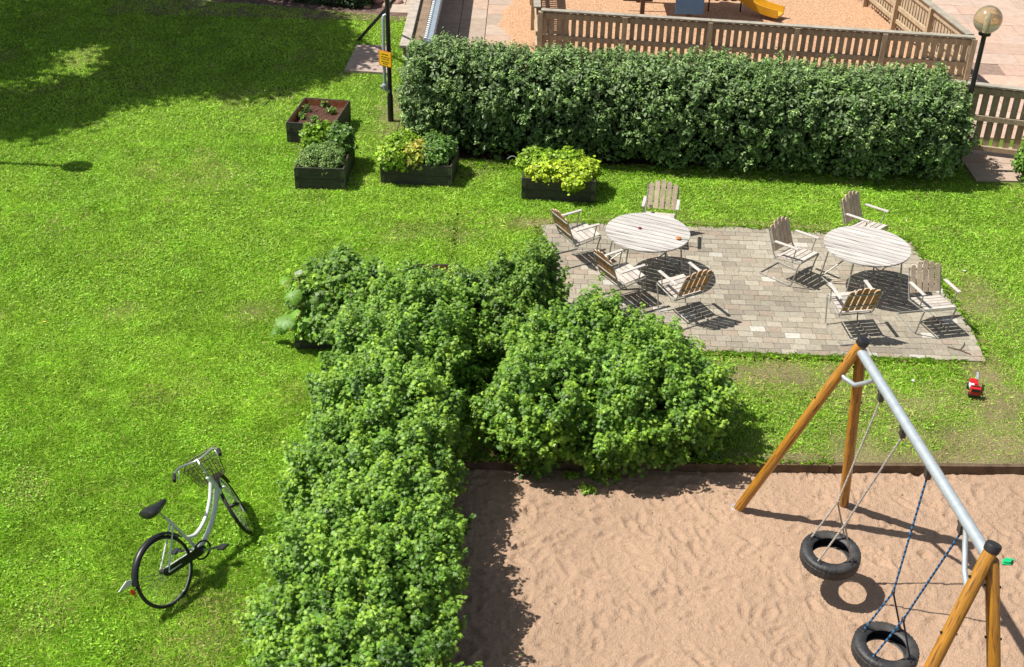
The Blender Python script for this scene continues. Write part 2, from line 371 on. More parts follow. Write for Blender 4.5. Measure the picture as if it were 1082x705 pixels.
# sandpit: real lumps, dents and heel marks
xs = np.arange(SANDX0-.03, 6.6, .016); ys = np.arange(6.2, 11.75, .016)
X, Y = np.meshgrid(xs, ys)
Z = -.10+.03*(fbm(X*1.2, Y*1.2, 40)-.5)+.024*(fbm(X*4.3+.6*Y, Y*6, 41, 4)-.5)+.012*(fbm(X*15, Y*19, 47, 2)-.5)
rg = np.random.default_rng(3)
for k in range(4200):
    cx, cy = rg.uniform(-.8, 6.5), rg.uniform(6.4, 11.6); a = rg.uniform(0, math.pi); big = rg.random() < .2; l, w = (rg.uniform(.06, .14), rg.uniform(.035, .055)) if big else (rg.uniform(.018, .06), rg.uniform(.012, .03)); d = rg.uniform(.007, .020) if big else rg.uniform(.003, .009)
    i0, i1 = np.searchsorted(xs, [cx-.4, cx+.4]); j0, j1 = np.searchsorted(ys, [cy-.4, cy+.4])
    x = X[j0:j1, i0:i1]-cx; y = Y[j0:j1, i0:i1]-cy; u = (x*math.cos(a)+y*math.sin(a))/l; v = (-x*math.sin(a)+y*math.cos(a))/w; r2 = u*u+v*v
    Z[j0:j1, i0:i1] += -d*np.exp(-r2)+d*.55*np.exp(-(np.sqrt(r2)-1.5)**2*4)
for cx, cy in ((2.55, 10.83), (3.85, 10.97)): Z += .03*np.exp(-((X-cx)**2+(Y-cy)**2)/.02)
for cx, cy in ((3.4, 9.6), (3.6, 8.2)): Z -= .035*np.exp(-((X-cx)**2+(Y-cy)**2)/.09)
V = np.stack([X.ravel(), Y.ravel(), Z.ravel()], 1)
i = np.arange(X.size).reshape(X.shape); q = np.stack([i[:-1, :-1], i[:-1, 1:], i[1:, 1:], i[1:, :-1]], -1).reshape(-1, 4)
f1 = fbm(X.ravel()*1.5, Y.ravel()*1.5, 60)[:, None]; f2 = vnoise(X.ravel()*60, Y.ravel()*60, 61)[:, None]
c = np.array([.395, .268, .182])*(.88+.24*f1)*(.94+.12*f2)
so_ = npmesh('sand', V, q.ravel(), 4, c, SAND); tag(so_, kind='structure')
so_.data.polygons.foreach_set('use_smooth', [True]*len(so_.data.polygons))

rg = np.random.default_rng(12); n = 260; x = np.where(rg.random(n) < .5, -.7+np.abs(rg.normal(0, .9, n)), rg.uniform(-.6, 5.5, n)); y = np.where(x < .6, rg.uniform(6.8, 11.3, n), 11.3-np.abs(rg.normal(0, .55, n)))
zz = Z[np.clip(((y-ys[0])/.016).astype(int), 0, len(ys)-1), np.clip(((x-xs[0])/.016).astype(int), 0, len(xs)-1)]
LITTER = (x, y, zz, rg)
# sleeper edge of the sandpit
mb = MB(); rg = np.random.default_rng(4)
x = -1.0
while x < 9:
    L = 2.4; x2 = x+L-.012
    mb.bar((x, float(sand_y(x))+.0, -.045), (x2, float(sand_y(x2))+.0, -.046+rg.uniform(-.004, .004)), .05, .12, ch=.008); x += L
tag(mb.build('sandpit_edging', SLEEP), 'long dark timber edging board between the sand and the lawn', 'edging')
mb = MB(); mb.bar((-.9, 1.5, -.06), (-.9, 11.38, -.06), .075, .19, ch=.008)
tag(mb.build('sandpit_edging', SLEEP), 'timber edging board hidden under the long leafy shrub row beside the sand', 'edging')

# soil under shrubs and the big hedge
sheet('soil', -2.15, 7.3, 19.9, 23.1, .012, SOIL)
def polysheet(name, pts, z, m, col=(1, 1, 1)):
    mb = MB(); mb.col = col; mb.add([(p[0], p[1], z) for p in pts], [tuple(range(len(pts)))]); return tag(mb.build(name, m), kind='structure')
polysheet('shrub_bed', [(-2.0, 2), (-.95, 2), (-.95, 11.5), (2.5, 11.58), (2.55, 12.4), (1.6, 13.4), (.9, 14.6), (-1.7, 14.8), (-2.0, 13)], .008, SOIL)
sheet('bare_strip', .42, 9.3, 23.1, 24.9, .010, BARE)

# patio of small pavers
bl = MB(); bl.add([(p[0], p[1], .006) for p in PATIO], [tuple(range(len(PATIO)))])
tag(bl.build('patio_bed', mat('joint_sand', (.21, .175, .13), rough=1, var=.3, vscale=30)), kind='structure')
def clip(poly, cl):
    cl = [tuple(p) for p in cl]; ar = sum(cl[i][0]*cl[(i+1) % len(cl)][1]-cl[(i+1) % len(cl)][0]*cl[i][1] for i in range(len(cl)))
    if ar < 0: cl = cl[::-1]
    out = list(poly)
    for i in range(len(cl)):
        a, b = cl[i], cl[(i+1) % len(cl)]; ins = lambda p: (b[0]-a[0])*(p[1]-a[1])-(b[1]-a[1])*(p[0]-a[0])
        src, out = out, []
        for k in range(len(src)):
            p, q = src[k], src[(k+1) % len(src)]; dp, dq = ins(p), ins(q)
            if dp >= 0: out.append(p)
            if dp*dq < 0: u = dp/(dp-dq); out.append((p[0]+(q[0]-p[0])*u, p[1]+(q[1]-p[1])*u))
        if not out: return []
    return out
mb = MB(); rg = np.random.default_rng(9); ang = R(-1.2); ca, sa = math.cos(ang), math.sin(ang)
pw_, pl_ = .143, .215
for r_ in range(-2, 32):
    o_ = rg.uniform(0, .2) if r_ % 3 == 0 else (.5*pl_ if r_ % 2 else 0)
    for c_ in range(-2, 34):
        lx = c_*pl_+o_; ly = r_*pw_; cx = .3+lx*ca-ly*sa; cy = 13.75+lx*sa+ly*ca
        hx_, hy_ = (pl_-.006)/2, (pw_-.006)/2
        quad = [(cx+a*hx_*ca-b*hy_*sa, cy+a*hx_*sa+b*hy_*ca) for a, b in ((-1, -1), (1, -1), (1, 1), (-1, 1))]
        quad = clip(quad, PATIO)
        if len(quad) < 3: continue
        t = rg.random(); base = np.array([.335, .285, .215])
        if t < .05: base = np.array([.50, .46, .39])
        elif t < .32: base = np.array([.375, .325, .25])
        elif t < .5: base = np.array([.285, .24, .185])
        elif t < .62: base = np.array([.34, .265, .20])
        base = base*np.array([.96, 1, 1.02])*(.74+.5*fbm(cx*1.3, cy*1.3, 5))*rg.uniform(.92, 1.08); mb.col = tuple(base)
        zt = .032+rg.uniform(-.002, .002)-.012*max(0, vnoise(cx*.9, cy*.9, 77)-.5)
        mb.prism(quad, -.02, zt)
tag(mb.build('patio', PAVER), kind='structure')

# slabs: path by the wall, yard at the right, slabs in the lawn
def slabs(name, x0, x1, y0, y1, sx, sy, z, base, ang=0, poly=None, stagger=True, seed=0, tint=None):
    mb = MB(); rg = np.random.default_rng(seed); ca, sa = math.cos(ang), math.sin(ang); j = 0; y = y0
    while y < y1-.01:
        x = x0-(sx*.5 if (stagger and j % 2) else 0); i = 0
        while x < x1-.01:
            xa, xb = max(x, x0), min(x+sx, x1); cxl, cyl = (xa+xb)/2, y+sy/2; cx = cxl*ca-cyl*sa; cy = cxl*sa+cyl*ca
            if (poly is None or inpoly(np.array([cx]), np.array([cy]), poly)[0]) and xb-xa > .05:
                b = np.array(base)*rg.uniform(.88, 1.1)
                if tint is not None and rg.random() < .4: b = np.array(tint)*rg.uniform(.9, 1.1)
                mb.col = tuple(b); mb.box((cx, cy, z-.03+rg.uniform(-.002, .002)), (xb-xa-.014, sy-.014, .06), ((ca, sa, 0), (-sa, ca, 0), (0, 0, 1)), ch=.005)
            x += sx; i += 1
        y += sy; j += 1
    return tag(mb.build(name, SLAB), kind='structure')
sheet('path_bed', -2.2, .55, 22.6, 45, .006, mat('path_joint', (.20, .13, .09), rough=1, var=.3, vscale=20))
slabs('path', 22.7, 42, -.42, 1.70, .74, .60, .03, (.40, .315, .25), ang=R(90), seed=2, tint=(.43, .31, .235))
slabs('path', -3.05, -2.42, 28.2, 42, .62, .62, .03, (.40, .33, .27), seed=4)
YARD = [(9.75, 21.6), (22, 21.2), (40, 50), (8, 50), (8.9, 33), (9.6, 25)]
sheet('yard_bed', 7.45, 60, 21.62, 80, .014, mat('yard_joint', (.26, .18, .14), rough=1, var=.3, vscale=10))
slabs('paved_yard', 4.0, 34, 18, 48, 1.0, .70, .03, (.46, .345, .275), ang=R(-4), poly=[(7.7, 21.9), (32, 21.6), (36, 48), (9.7, 48), (9.9, 25.2), (7.7, 24.9)], seed=5, tint=(.48, .335, .26))
slabs('gate_slab', 8.0, 9.15, 19.7, 21.2, 1.15, .75, .035, (.43, .33, .26), seed=6, stagger=False)
# sand washed over the path, as one thin drift
X, Y = np.meshgrid(np.arange(-.75, .45, .05), np.arange(23, 42, .05))
Z = .010+.06*np.clip((X+.55)/.5+1.4*(fbm(X*2.5, Y*1.2, 70)-.5), 0, .62)
V = np.stack([X.ravel(), Y.ravel(), Z.ravel()], 1); i = np.arange(X.size).reshape(X.shape); q = np.stack([i[:-1, :-1], i[:-1, 1:], i[1:, 1:], i[1:, :-1]], -1).reshape(-1, 4)
tag(npmesh('sand_drift', V, q.ravel(), 4, np.ones(3), PSAND), kind='structure')
sheet('playground_sand', .50, 9.35, 24.9, 45, .020, PSAND)
sheet('flower_bed', -9.5, -2.45, 27.6, 34, .012, mat('bed_soil', (.16, .10, .08), rough=1, var=.5, vscale=5, bump=1, bscale=20, bdist=.05))
polysheet('lawn_strip', [(-14, 33), (-14, 28.5), (-9.4, 29.2), (-9.4, 33)], .014, SOIL)

# ------------------------------------------------------------------ grass
def make_grass():
    rg = np.random.default_rng(21); Pn = []
    for (x0, x1, y0, y1, n) in ((-7, -.2, 7.3, 14.5, 460000), (-14, -.5, 14.5, 21, 340000), (-14, -1.9, 21, 30, 150000), (-.8, 8.6, 11.45, 14.2, 120000), (-.5, 9.2, 14.2, 21.2, 240000)):
        x = rg.uniform(x0, x1, n); y = rg.uniform(y0, y1, n)
        k = is_lawn(x, y); d = dryness(x, y); k &= rg.random(n) > d*.55
        # inside the picture only (with a margin)
        dd = np.stack([x, y, np.zeros_like(x)-CAM_H], 1); z = dd@fw; u = CX+F_PX*(dd@rt)/z; v = CY-F_PX*(dd@up)/z
        k &= (u > -90) & (u < IW+90) & (v > -60) & (v < IH+60)
        Pn.append(np.stack([x[k], y[k], d[k]], 1))
    P = np.concatenate(Pn); n = len(P); x, y, d = P.T
    tall = fbm(x*1.7, y*1.7, 80)-.5*d
    h = rg.uniform(.018, .038, n)*(.7+.9*tall)
    dist = np.sqrt(x*x+y*y+80); w = .0033*(dist/12)*rg.uniform(.9, 1.9, n)*(1-.45*np.clip(d, 0, 1))
    a = rg.uniform(0, 2*math.pi, n); lx, ly = rg.normal(0, .8, n)*h, rg.normal(0, .8, n)*h
    X = np.cos(a)*w; Y = np.sin(a)*w
    V = np.empty((n, 4, 3)); V[:, 0] = np.stack([x-X, y-Y, 0*x], 1); V[:, 1] = np.stack([x+X, y+Y, 0*x], 1)
    V[:, 2] = np.stack([x+X*.8+lx*.5, y+Y*.8+ly*.5, h*.65], 1); V[:, 3] = np.stack([x+lx*1.3, y+ly*1.3, h], 1)
    FI = (np.array([[0, 1, 2], [0, 2, 3]])[None]+np.arange(n)[:, None, None]*4).ravel()
    g0 = np.array([.265, .495, .035]); g1 = np.array([.46, .67, .075]); dr = np.array([.56, .50, .20])
    t = np.clip(fbm(x*.7, y*.7, 90)*.9+rg.normal(0, .22, n)-.0, 0, 1)[:, None]
    c = g0*(1-t)+g1*t; q = (rg.random(n) < .025+d*.5)[:, None]; c = np.where(q, dr, c)*np.exp(rg.normal(0, .2, n))[:, None]
    patch = fbm(x*3.1, y*3.1, 95)[:, None]; c = c*(.72+.56*patch)
    return tag(npmesh('grass', V.reshape(-1, 3), FI, 3, np.clip(np.repeat(c, 4, axis=0), 0, 1), GRASS), kind='stuff')
make_grass()
def edge_grass():
    rg = np.random.default_rng(24); pts = []
    n = 9000; x = rg.uniform(-.7, 7.2, n); pts.append(np.stack([x, sand_y(x)+rg.uniform(.02, .12, n)*rg.random(n)+.012], 1))
    for i in range(len(PATIO)):
        a, b = PATIO[i], PATIO[(i+1) % len(PATIO)]; L = np.linalg.norm(b-a); m = int(L*700); u = rg.random(m)[:, None]; d = (b-a)/L; nrm = np.array([d[1], -d[0]])
        o = np.where(inpoly(*((a+b)/2+nrm*.05)[:, None], PATIO), -1, 1)[0] if True else 1
        pts.append(a+(b-a)*u+nrm*o*rg.uniform(-.015, .05, m)[:, None])
    for (x0, x1, y) in ((-2.0, 7.2, 0),):
        m = 9000; x = rg.uniform(x0, x1, m); pts.append(np.stack([x, 19.98-.45*(x+2)/9+rg.uniform(-.25, .1, m)], 1))
    P = np.concatenate(pts); k = vnoise(P[:, 0]*4, P[:, 1]*4, 9)+.35*rg.random(len(P)) > .42; k &= rg.random(len(P)) > 1.1*dryness(P[:, 0], P[:, 1]); P = P[k]; n = len(P); x, y = P.T
    h = rg.uniform(.03, .075, n); a = rg.uniform(0, 6.3, n); w = .005*rg.uniform(.8, 1.5, n); X, Y = np.cos(a)*w, np.sin(a)*w; lx, ly = rg.normal(0, .5, n)*h, rg.normal(-.35, .5, n)*h
    V = np.empty((n, 4, 3)); V[:, 0] = np.stack([x-X, y-Y, 0*x-.01], 1); V[:, 1] = np.stack([x+X, y+Y, 0*x-.01], 1); V[:, 2] = np.stack([x+X*.8+lx*.5, y+Y*.8+ly*.5, h*.7], 1); V[:, 3] = np.stack([x+lx*1.5, y+ly*1.5, h*.9], 1)
    FI = (np.array([[0, 1, 2], [0, 2, 3]])[None]+np.arange(n)[:, None, None]*4).ravel()
    c = np.where((rg.random(n) < .22)[:, None], [.52, .46, .2], [.24, .44, .03])*np.exp(rg.normal(0, .25, n))[:, None]
    tag(npmesh('edge_grass', V.reshape(-1, 3), FI, 3, np.clip(np.repeat(c, 4, axis=0), 0, 1), GRASS), kind='stuff')
edge_grass()
# clover: broad round leaves in patches
rg = np.random.default_rng(22); n = 60000
x = np.concatenate([rg.uniform(-9, -1, n), rg.uniform(0, 8, n//2)]); y = np.concatenate([rg.uniform(7.5, 22, n), rg.uniform(11.7, 20, n//2)])
k = is_lawn(x, y) & (fbm(x*1.3, y*1.3, 33) > .53+.1*rg.random(len(x))) & (dryness(x, y) < .5); x = x[k]; y = y[k]; n = len(x)
P = np.stack([x, y, rg.uniform(.02, .045, n)], 1); N = np.stack([rg.normal(0, .35, n), rg.normal(0, .35, n), np.ones(n)], 1)
c = np.array([.29, .52, .05])*np.exp(rg.normal(0, .25, n))[:, None]
tag(leaves('clover', P, N, rg.uniform(.014, .028, n), c, 'round', GRASS), kind='stuff')

# ------------------------------------------------------------------ shrubs
MAPLE = [(.05, .12, .014), (.095, .21, .022), (.15, .30, .030), (.205, .38, .036), (.30, .48, .045)]
SHR = {
 'a': [(-1.27, 6.3, .50, .80, .8, .70), (-1.27, 7.4, .52, .80, .75, .74)],
 'b': [(-1.33, 8.5, .50, .80, .8, .74), (-1.34, 9.5, .48, .74, .75, .70), (-1.7, 9.2, .28, .40, .5, .36), (-.85, 8.9, .6, .36, .5, .5)],
 'c': [(-1.42, 10.6, .50, .78, .75, .74), (-1.45, 11.6, .50, .76, .7, .70), (-1.95, 10.3, .3, .40, .5, .4), (-1.1, 11.1, .7, .4, .4, .6)],
 'd': [(-1.35, 12.7, .48, .82, .75, .70), (-1.0, 13.6, .50, .85, .75, .66), (-1.45, 14.1, .42, .6, .6, .55)],
 'e': [(.0, 13.95, .52, .68, .70, .74), (-.1, 13.3, .45, .40, .5, .55), (.2, 14.3, .45, .42, .45, .68)],
 'f': [(.42, 12.1, .50, .66, .84, .66), (.75, 12.8, .50, .65, .72, .70), (.25, 11.7, .45, .42, .5, .42)],
 'g': [(1.45, 12.1, .50, .72, .88, .68), (2.0, 12.15, .44, .58, .74, .54), (1.45, 12.95, .46, .68, .60, .64), (1.2, 11.65, .5, .5, .45, .40)],
}
LB = {
 'a': ('leafy green shrub at the bottom edge of the photo beside the sand', [(-1.3, 6.3), (-1.2, 7.4)]),
 'b': ('leafy green shrub in the long row just right of the bicycle', [(-1.4, 8.5), (-1.4, 9.5)]),
 'c': ('leafy green shrub halfway up the long row, beyond the bicycle wheel', [(-1.4, 10.6), (-1.4, 11.6)]),
 'd': ('leafy green shrub at the far end of the long row, next to the large-leaved planter', [(-1.3, 12.7), (-1, 13.6)]),
 'e': ('dark green shrub touching the left corner of the patio beside the garden chairs', [(0, 14.1), (-.2, 13.5)]),
 'f': ('rounded bright green shrub at the inner corner of the sandpit edging', [(.3, 12.2), (.7, 12.9)]),
 'g': ('broad green shrub spreading between the patio and the sand, nearest the swing', [(1.5, 12.4), (2, 12.3), (1.4, 13.2)]),
}
for k_, blobs in SHR.items():
    rg = np.random.default_rng(ord(k_)); oth = [b for q_, bb in SHR.items() if q_ != k_ for b in bb]
    t = thing('shrub', LB[k_][0], 'shrub', (blobs[0][0], blobs[0][1], 0), group='shrubs around the sandpit')
    loc = np.array([blobs[0][0], blobs[0][1], 0])
    P, N = blob_points(blobs, oth, 620*len(blobs), rg, pw=2.3, inner=.6, lump=.27, seed=ord(k_), cut=.84, rough=.10)
    pal = MAPLE if k_ != 'e' else [tuple(.78*np.array(c)) for c in MAPLE]
    foliage('foliage', P-loc, N, 6, .04, .062, pal[:4], 'lobed', LEAF, t, rg, rnd=.6, jit=.3)
    P3, N3 = blob_points(blobs, oth, 330*len(blobs), rg, pw=2.3, inner=0, lump=.33, seed=ord(k_), cut=.88, rough=.085, zmin=.15)
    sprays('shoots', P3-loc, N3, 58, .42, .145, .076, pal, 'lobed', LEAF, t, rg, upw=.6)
    tip = P[rg.choice(len(P), 60)]-loc; tip = tip*np.array([.85, .85, .92])
    stems('stems', [np.array([b[0], b[1], 0])-loc for b in LB[k_][1]], tip, .012, t, rg)

x, y, zz, rg = LITTER
tag(leaves('leaf_litter', np.stack([x, y, zz+.008], 1), np.stack([rg.normal(0, .3, len(x)), rg.normal(0, .3, len(x)), np.ones(len(x))], 1), rg.uniform(.012, .035, len(x)), np.where((rg.random(len(x)) < .6)[:, None], [.30, .22, .12], [.20, .30, .05])*rg.uniform(.6, 1.3, (len(x), 1)), 'oval', LEAF), kind='stuff')
# tall hedge behind the patio
rg = np.random.default_rng(50); HB = []
for i_, x in enumerate(np.linspace(-1.38, 7.10, 15)):
    f = (x+1.25)/8.3
    HB.append((x, 20.84-.60*f+rg.uniform(-.07, .07), .82+.06*(1-f), .66, .84+.16*f, .80+.07*(1-f)+rg.uniform(-.03, .06)))
t = thing('hedge', 'long tall clipped dark green hedge in front of the wooden fence', 'hedge', (2.6, 20.5, 0)); loc = np.array([2.6, 20.5, 0])
P, N = blob_points(HB, [], 30000, rg, pw=3.4, inner=.6, lump=.12, seed=8, zmin=.10, cut=.90, rough=.05)
P2 = P.copy()
foliage('foliage', P2-loc, N, 4, .034, .080, [(.06, .11, .03), (.10, .17, .05), (.15, .235, .08), (.24, .33, .14)], 'oval', LEAFG, t, rg, upw=.45, rnd=.5, jit=.22)
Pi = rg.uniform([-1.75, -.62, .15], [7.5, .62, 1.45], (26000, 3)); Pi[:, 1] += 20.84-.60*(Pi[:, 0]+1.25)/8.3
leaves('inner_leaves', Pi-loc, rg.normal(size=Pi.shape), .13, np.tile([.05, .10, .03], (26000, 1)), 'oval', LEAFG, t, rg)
P3, N3 = blob_points(HB, [], 5200, rg, pw=3.2, inner=0, lump=.13, seed=8, zmin=.2, cut=.93, rough=.04)
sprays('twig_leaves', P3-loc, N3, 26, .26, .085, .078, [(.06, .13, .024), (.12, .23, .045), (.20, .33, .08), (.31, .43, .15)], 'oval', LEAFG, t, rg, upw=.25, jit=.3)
# upright shoots breaking the clipped top
k = (N[:, 2] > .7) & (rg.random(len(N)) < .06); T = P[k]; m = len(T); sp = np.repeat(T, 6, axis=0)+np.concatenate([np.zeros((m*6, 2)), np.tile(np.linspace(.02, .15, 6), m)[:, None]], 1)+rg.normal(0, .014, (m*6, 3))
leaves('shoot_leaves', sp-loc, rg.normal(size=sp.shape)*.6+[0, 0, .5], .05, np.array([.16, .23, .08])*np.exp(rg.normal(0, .2, len(sp)))[:, None], 'oval', LEAFG, t, rg)
tips = P[rg.choice(len(P), 260)]; mb = MB()
for q in tips:
    b = np.array([q[0]+rg.normal(0, .15), 20.7-.03*q[0]+rg.normal(0, .2), 0]); e = b+(q-b)*.9; mb.tube([b-loc, (b+e)/2+[0, 0, .1]-loc, e-loc], [.013, .009, .004], 5)
mb.build('stems', TWIG, t)
# shrub at the right edge, by the gate
rg = np.random.default_rng(51); loc = np.array([9.2, 19.6, 0])
t = thing('shrub', 'green shrub cut by the right edge of the photo below the gate', 'shrub', loc)
EB = [(9.42, 19.5, .5, .75, .7, .52), (9.9, 20.1, .55, .75, .6, .55)]
P, N = blob_points(EB, [], 5200, rg, lump=.14, seed=3); foliage('foliage', P-loc, N, 5, .035, .07, MAPLE[:4], 'oval', LEAFG, t, rg)
stems('stems', [(0.1, .1, 0)], P[rg.choice(len(P), 40)]-loc, .012, t, rg)
# dark planting in the bed beyond the lawn
for j_, (x, y, r_, lab) in enumerate(((-6.6, 29.8, .9, 'dark low shrub beyond the far lawn edge, leftmost at the top'), (-5.2, 29.3, .8, 'dark low shrub beyond the far lawn edge, in the middle of the bed'), (-4.1, 28.9, .55, 'dark low shrub beyond the far lawn edge, nearest the pink stones'))):
    rg = np.random.default_rng(60+j_); loc = np.array([x, y, 0]); t = thing('shrub', lab, 'shrub', loc, group='shrubs in the far bed')
    P, N = blob_points([(x, y, .25, r_, r_*.7, .4), (x+.4*r_, y-.2, .2, r_*.6, r_*.5, .3)], [], 1100, rg, seed=j_)
    foliage('foliage', P-loc, N, 5, .04, .08, [(.02, .04, .015), (.035, .07, .02), (.06, .11, .03)], 'oval', LEAFG, t, rg)
rg = np.random.default_rng(64)
for j_, (px, py, s_) in enumerate(((398, 3, .16), (409, 8, .12), (420, 4, .14), (388, 9, .09))):
    c = G(px, py); mb = MB(); prof = [(s_*math.cos(a)*rg.uniform(.9, 1.1), s_*.6*math.sin(a)) for a in np.linspace(-1.3, 1.3, 6)]
    mb.lathe(prof, (0, 0, s_*.4), n=9); o = mb.build('stone', mat('pink_stone', (.42, .27, .23), rough=.9, var=.3, vscale=8), None, True)
    o.location = tuple(c); tag(o, ('largest pinkish stone in the bed by the black pole', 'small pinkish stone at the front of the bed by the black pole', 'pinkish stone in the bed right of the black pole', 'smallest pinkish stone, leftmost in the bed')[j_], 'stone', 'stones in the far bed')

# ------------------------------------------------------------------ trees out of frame at the left: their shade lies on the lawn
def tree(x, y, h, blobs, label, seed):
    rg = np.random.default_rng(seed); loc = np.array([x, y, 0]); t = thing('broadleaf_tree', label, 'tree', loc, group='trees shading the lawn')
    mb = MB(); mb.tube([(0, 0, 0), (.1, .05, h*.3), (0, .1, h*.6), (.1, 0, h*.9)], [.22, .17, .12, .04], 10)
    for b in blobs:
        e = np.array(b[:3])-loc; mb.tube([(0, .05, h*.35), e*[.5, .5, .75], e], [.1, .06, .02], 6)
    mb.build('trunk', mat('bark', (.16, .13, .10), rough=.95, var=.4, vscale=8, bump=.8, bscale=20), t)
    P, N = blob_points(blobs, [], 430*len(blobs), rg, pw=2, inner=.5, lump=.5, seed=seed, zmin=2.5, cut=.6)
    foliage('crown', P-loc, N, 9, .16, .17, MAPLE[:3], 'oval', LEAF, t, rg, zmin=2.0)
rg = np.random.default_rng(70)
def crown(targets, h, r):               # crown lumps that throw shade on the given lawn points
    out = []
    for (px, py) in targets:
        g = G(px, py); z = h+rg.uniform(-.7, .9); o = z/math.tan(R(SUN_EL))
        out.append((g[0]-o*math.cos(R(SUN_DIR)), g[1]-o*math.sin(R(SUN_DIR)), z, r*rg.uniform(.85, 1.15), r*rg.uniform(.85, 1.15), r*.7))
    return out
tree(-14.2, 24.2, 8, crown([(-40, 118), (22, 122), (62, 112), (100, 98), (-5, 70), (45, 42), (-20, 40), (140, 88), (15, 30), (90, 30)], 6.3, .98), 'broadleaf tree standing left of the lawn, nearest of the three', 71)
tree(-12.2, 31.5, 9, crown([(190, 78), (165, 60), (240, 58), (235, 80), (160, 35), (215, 20), (120, 10), (255, 30), (60, 5), (160, -5), (200, 45)], 6.6, 1.02), 'broadleaf tree standing beyond the upper left lawn, tallest', 72)
tree(-7.5, 33.5, 8, crown([(330, 60), (300, 34), (322, 68), (322, 38), (260, 10), (310, 22), (275, 82)], 5.8, .92), 'broadleaf tree standing behind the far flower bed', 73)

# ------------------------------------------------------------------ planters (two stacked collars)
def planter(a, ang, L, D, label, seed, inner=.3, h=.4, group='raised planter boxes'):
    """a: front-left rim corner on the ground plan, L along ang, D across (to the left of ang)"""
    ca, sa = math.cos(ang), math.sin(ang)
    t = thing('planter_box', label, 'planter', (a[0], a[1], 0), ang, group)
    th = .022
    for c_, (z0, z1) in enumerate(((.0, h/2-.003), (h/2+.003, h))):
        mb = MB(); z = (z0+z1)/2; hh = z1-z0; o = .003*c_
        mb.mi = 0
        mb.box((L/2, th/2-o, z), (L, th, hh), ch=.003); mb.box((L/2, D-th/2+o, z), (L, th, hh), ch=.003)
        mb.box((th/2-o, D/2, z), (th, D-2*th-.002, hh), ch=.003); mb.box((L-th/2+o, D/2, z), (th, D-2*th-.002, hh), ch=.003)
        mb.build('collar', PLANK, t)
    mb = MB(); e = th+.002; u = .004
    for (c, s_) in (((L/2, e+u/2, h/2), (L-2*e, u, h-.03)), ((L/2, D-e-u/2, h/2), (L-2*e, u, h-.03)), ((e+u/2, D/2, h/2), (u, D-2*e-.012, h-.03)), ((L-e-u/2, D/2, h/2), (u, D-2*e-.012, h-.03))): mb.box(c, s_)
    mb.build('lining', RUST, t)
    for (x, y) in ((0, 0), (L, 0), (0, D), (L, D)):
        mb = MB()
        for z in (h*.25, h*.75):
            sx = .03 if x == 0 else -.03; sy = .03 if y == 0 else -.03; ox = -.006 if x == 0 else .006; oy = -.006 if y == 0 else .006
            mb.box((x+sx, y+oy, z), (.06, .004, .11)); mb.box((x+ox, y+sy, z), (.004, .06, .11))
        mb.tube([(x-.004 if x == 0 else x+.004, y-.004 if y == 0 else y+.004, .03), (x-.004 if x == 0 else x+.004, y-.004 if y == 0 else y+.004, h-.02)], .007, 6)
        mb.build('corner_hinge', mat('hinge_steel', (.10, .10, .095), rough=.5, metal=.5), t)
    rg = np.random.default_rng(seed); mb = MB(); n_ = 18; m_ = 13
    vs = [(th+.008+(L-2*th-.016)*i/(n_-1), th+.008+(D-2*th-.016)*j/(m_-1), inner+rg.uniform(-.014, .014)) for j in range(m_) for i in range(n_)]
    mb.add(vs, [(j*n_+i, j*n_+i+1, (j+1)*n_+i+1, (j+1)*n_+i) for j in range(m_-1) for i in range(n_-1)]); mb.build('soil', mat('planter_soil', (.10, .042, .026), rough=1, var=.5, vscale=30, bump=1, bscale=50, bdist=.03), t)
    def loc(u, v, z=inner): return np.array([a[0]+u*ca-v*sa, a[1]+u*sa+v*ca, z])
    return loc
def veg(name, label, blobs, pal, kind, size, seed, cat='plant', n=520, per=4, group='plants growing in the planter boxes', upw=.6, stalk=True, mt=None):
    rg = np.random.default_rng(seed); b0 = np.array(blobs[0][:3]); loc = np.array([b0[0], b0[1], .28])
    t = thing(name, label, cat, loc, group=group)
    P, N = blob_points(blobs, [], n*len(blobs), rg, pw=2, inner=.4, lump=.3, seed=seed, zmin=.27, cut=.7)
    foliage('foliage', P-loc, N, per, size*.45, size, pal, kind, mt or LEAF, t, rg, upw=upw, zmin=-.02, jit=.35)
    if n > 100:
        P3, N3 = blob_points(blobs, [], max(12, n//14)*len(blobs), rg, pw=2, inner=0, lump=.35, seed=seed, zmin=.28, cut=.75, rough=.12)
        sprays('shoots', P3-loc, N3, 22, size*3.2, size*1.3, size*.95, pal, kind, mt or LEAF, t, rg)
    if stalk: stems('stems', [(b[0]-loc[0], b[1]-loc[1], 0) for b in blobs], P[rg.choice(len(P), 14*len(blobs))]-loc, .005, t, rg, mat('green_stem', (.09, .14, .03), rough=.7))
    return t
BR = [(.18, .34, .02), (.27, .45, .03), (.38, .54, .04)]; MID = [(.08, .18, .03), (.13, .26, .045), (.2, .34, .06)]; LIME = [(.28, .44, .02), (.42, .58, .03), (.56, .66, .05)]
GREY = [(.12, .23, .05), (.20, .33, .08), (.31, .42, .13)]; YEL = [(.34, .42, .04), (.55, .46, .07), (.30, .42, .05)]
q = G(302.5, 129, .4); q2 = G(317.5, 103, .4); d = (G(360.5, 106, .4)-q2)[:2]; an = math.atan2(d[1], d[0])
L1 = planter(q[:2], an, .86, 1.22, 'black planter box with bare brown soil and a few seedlings, farthest left', 1, inner=.26)
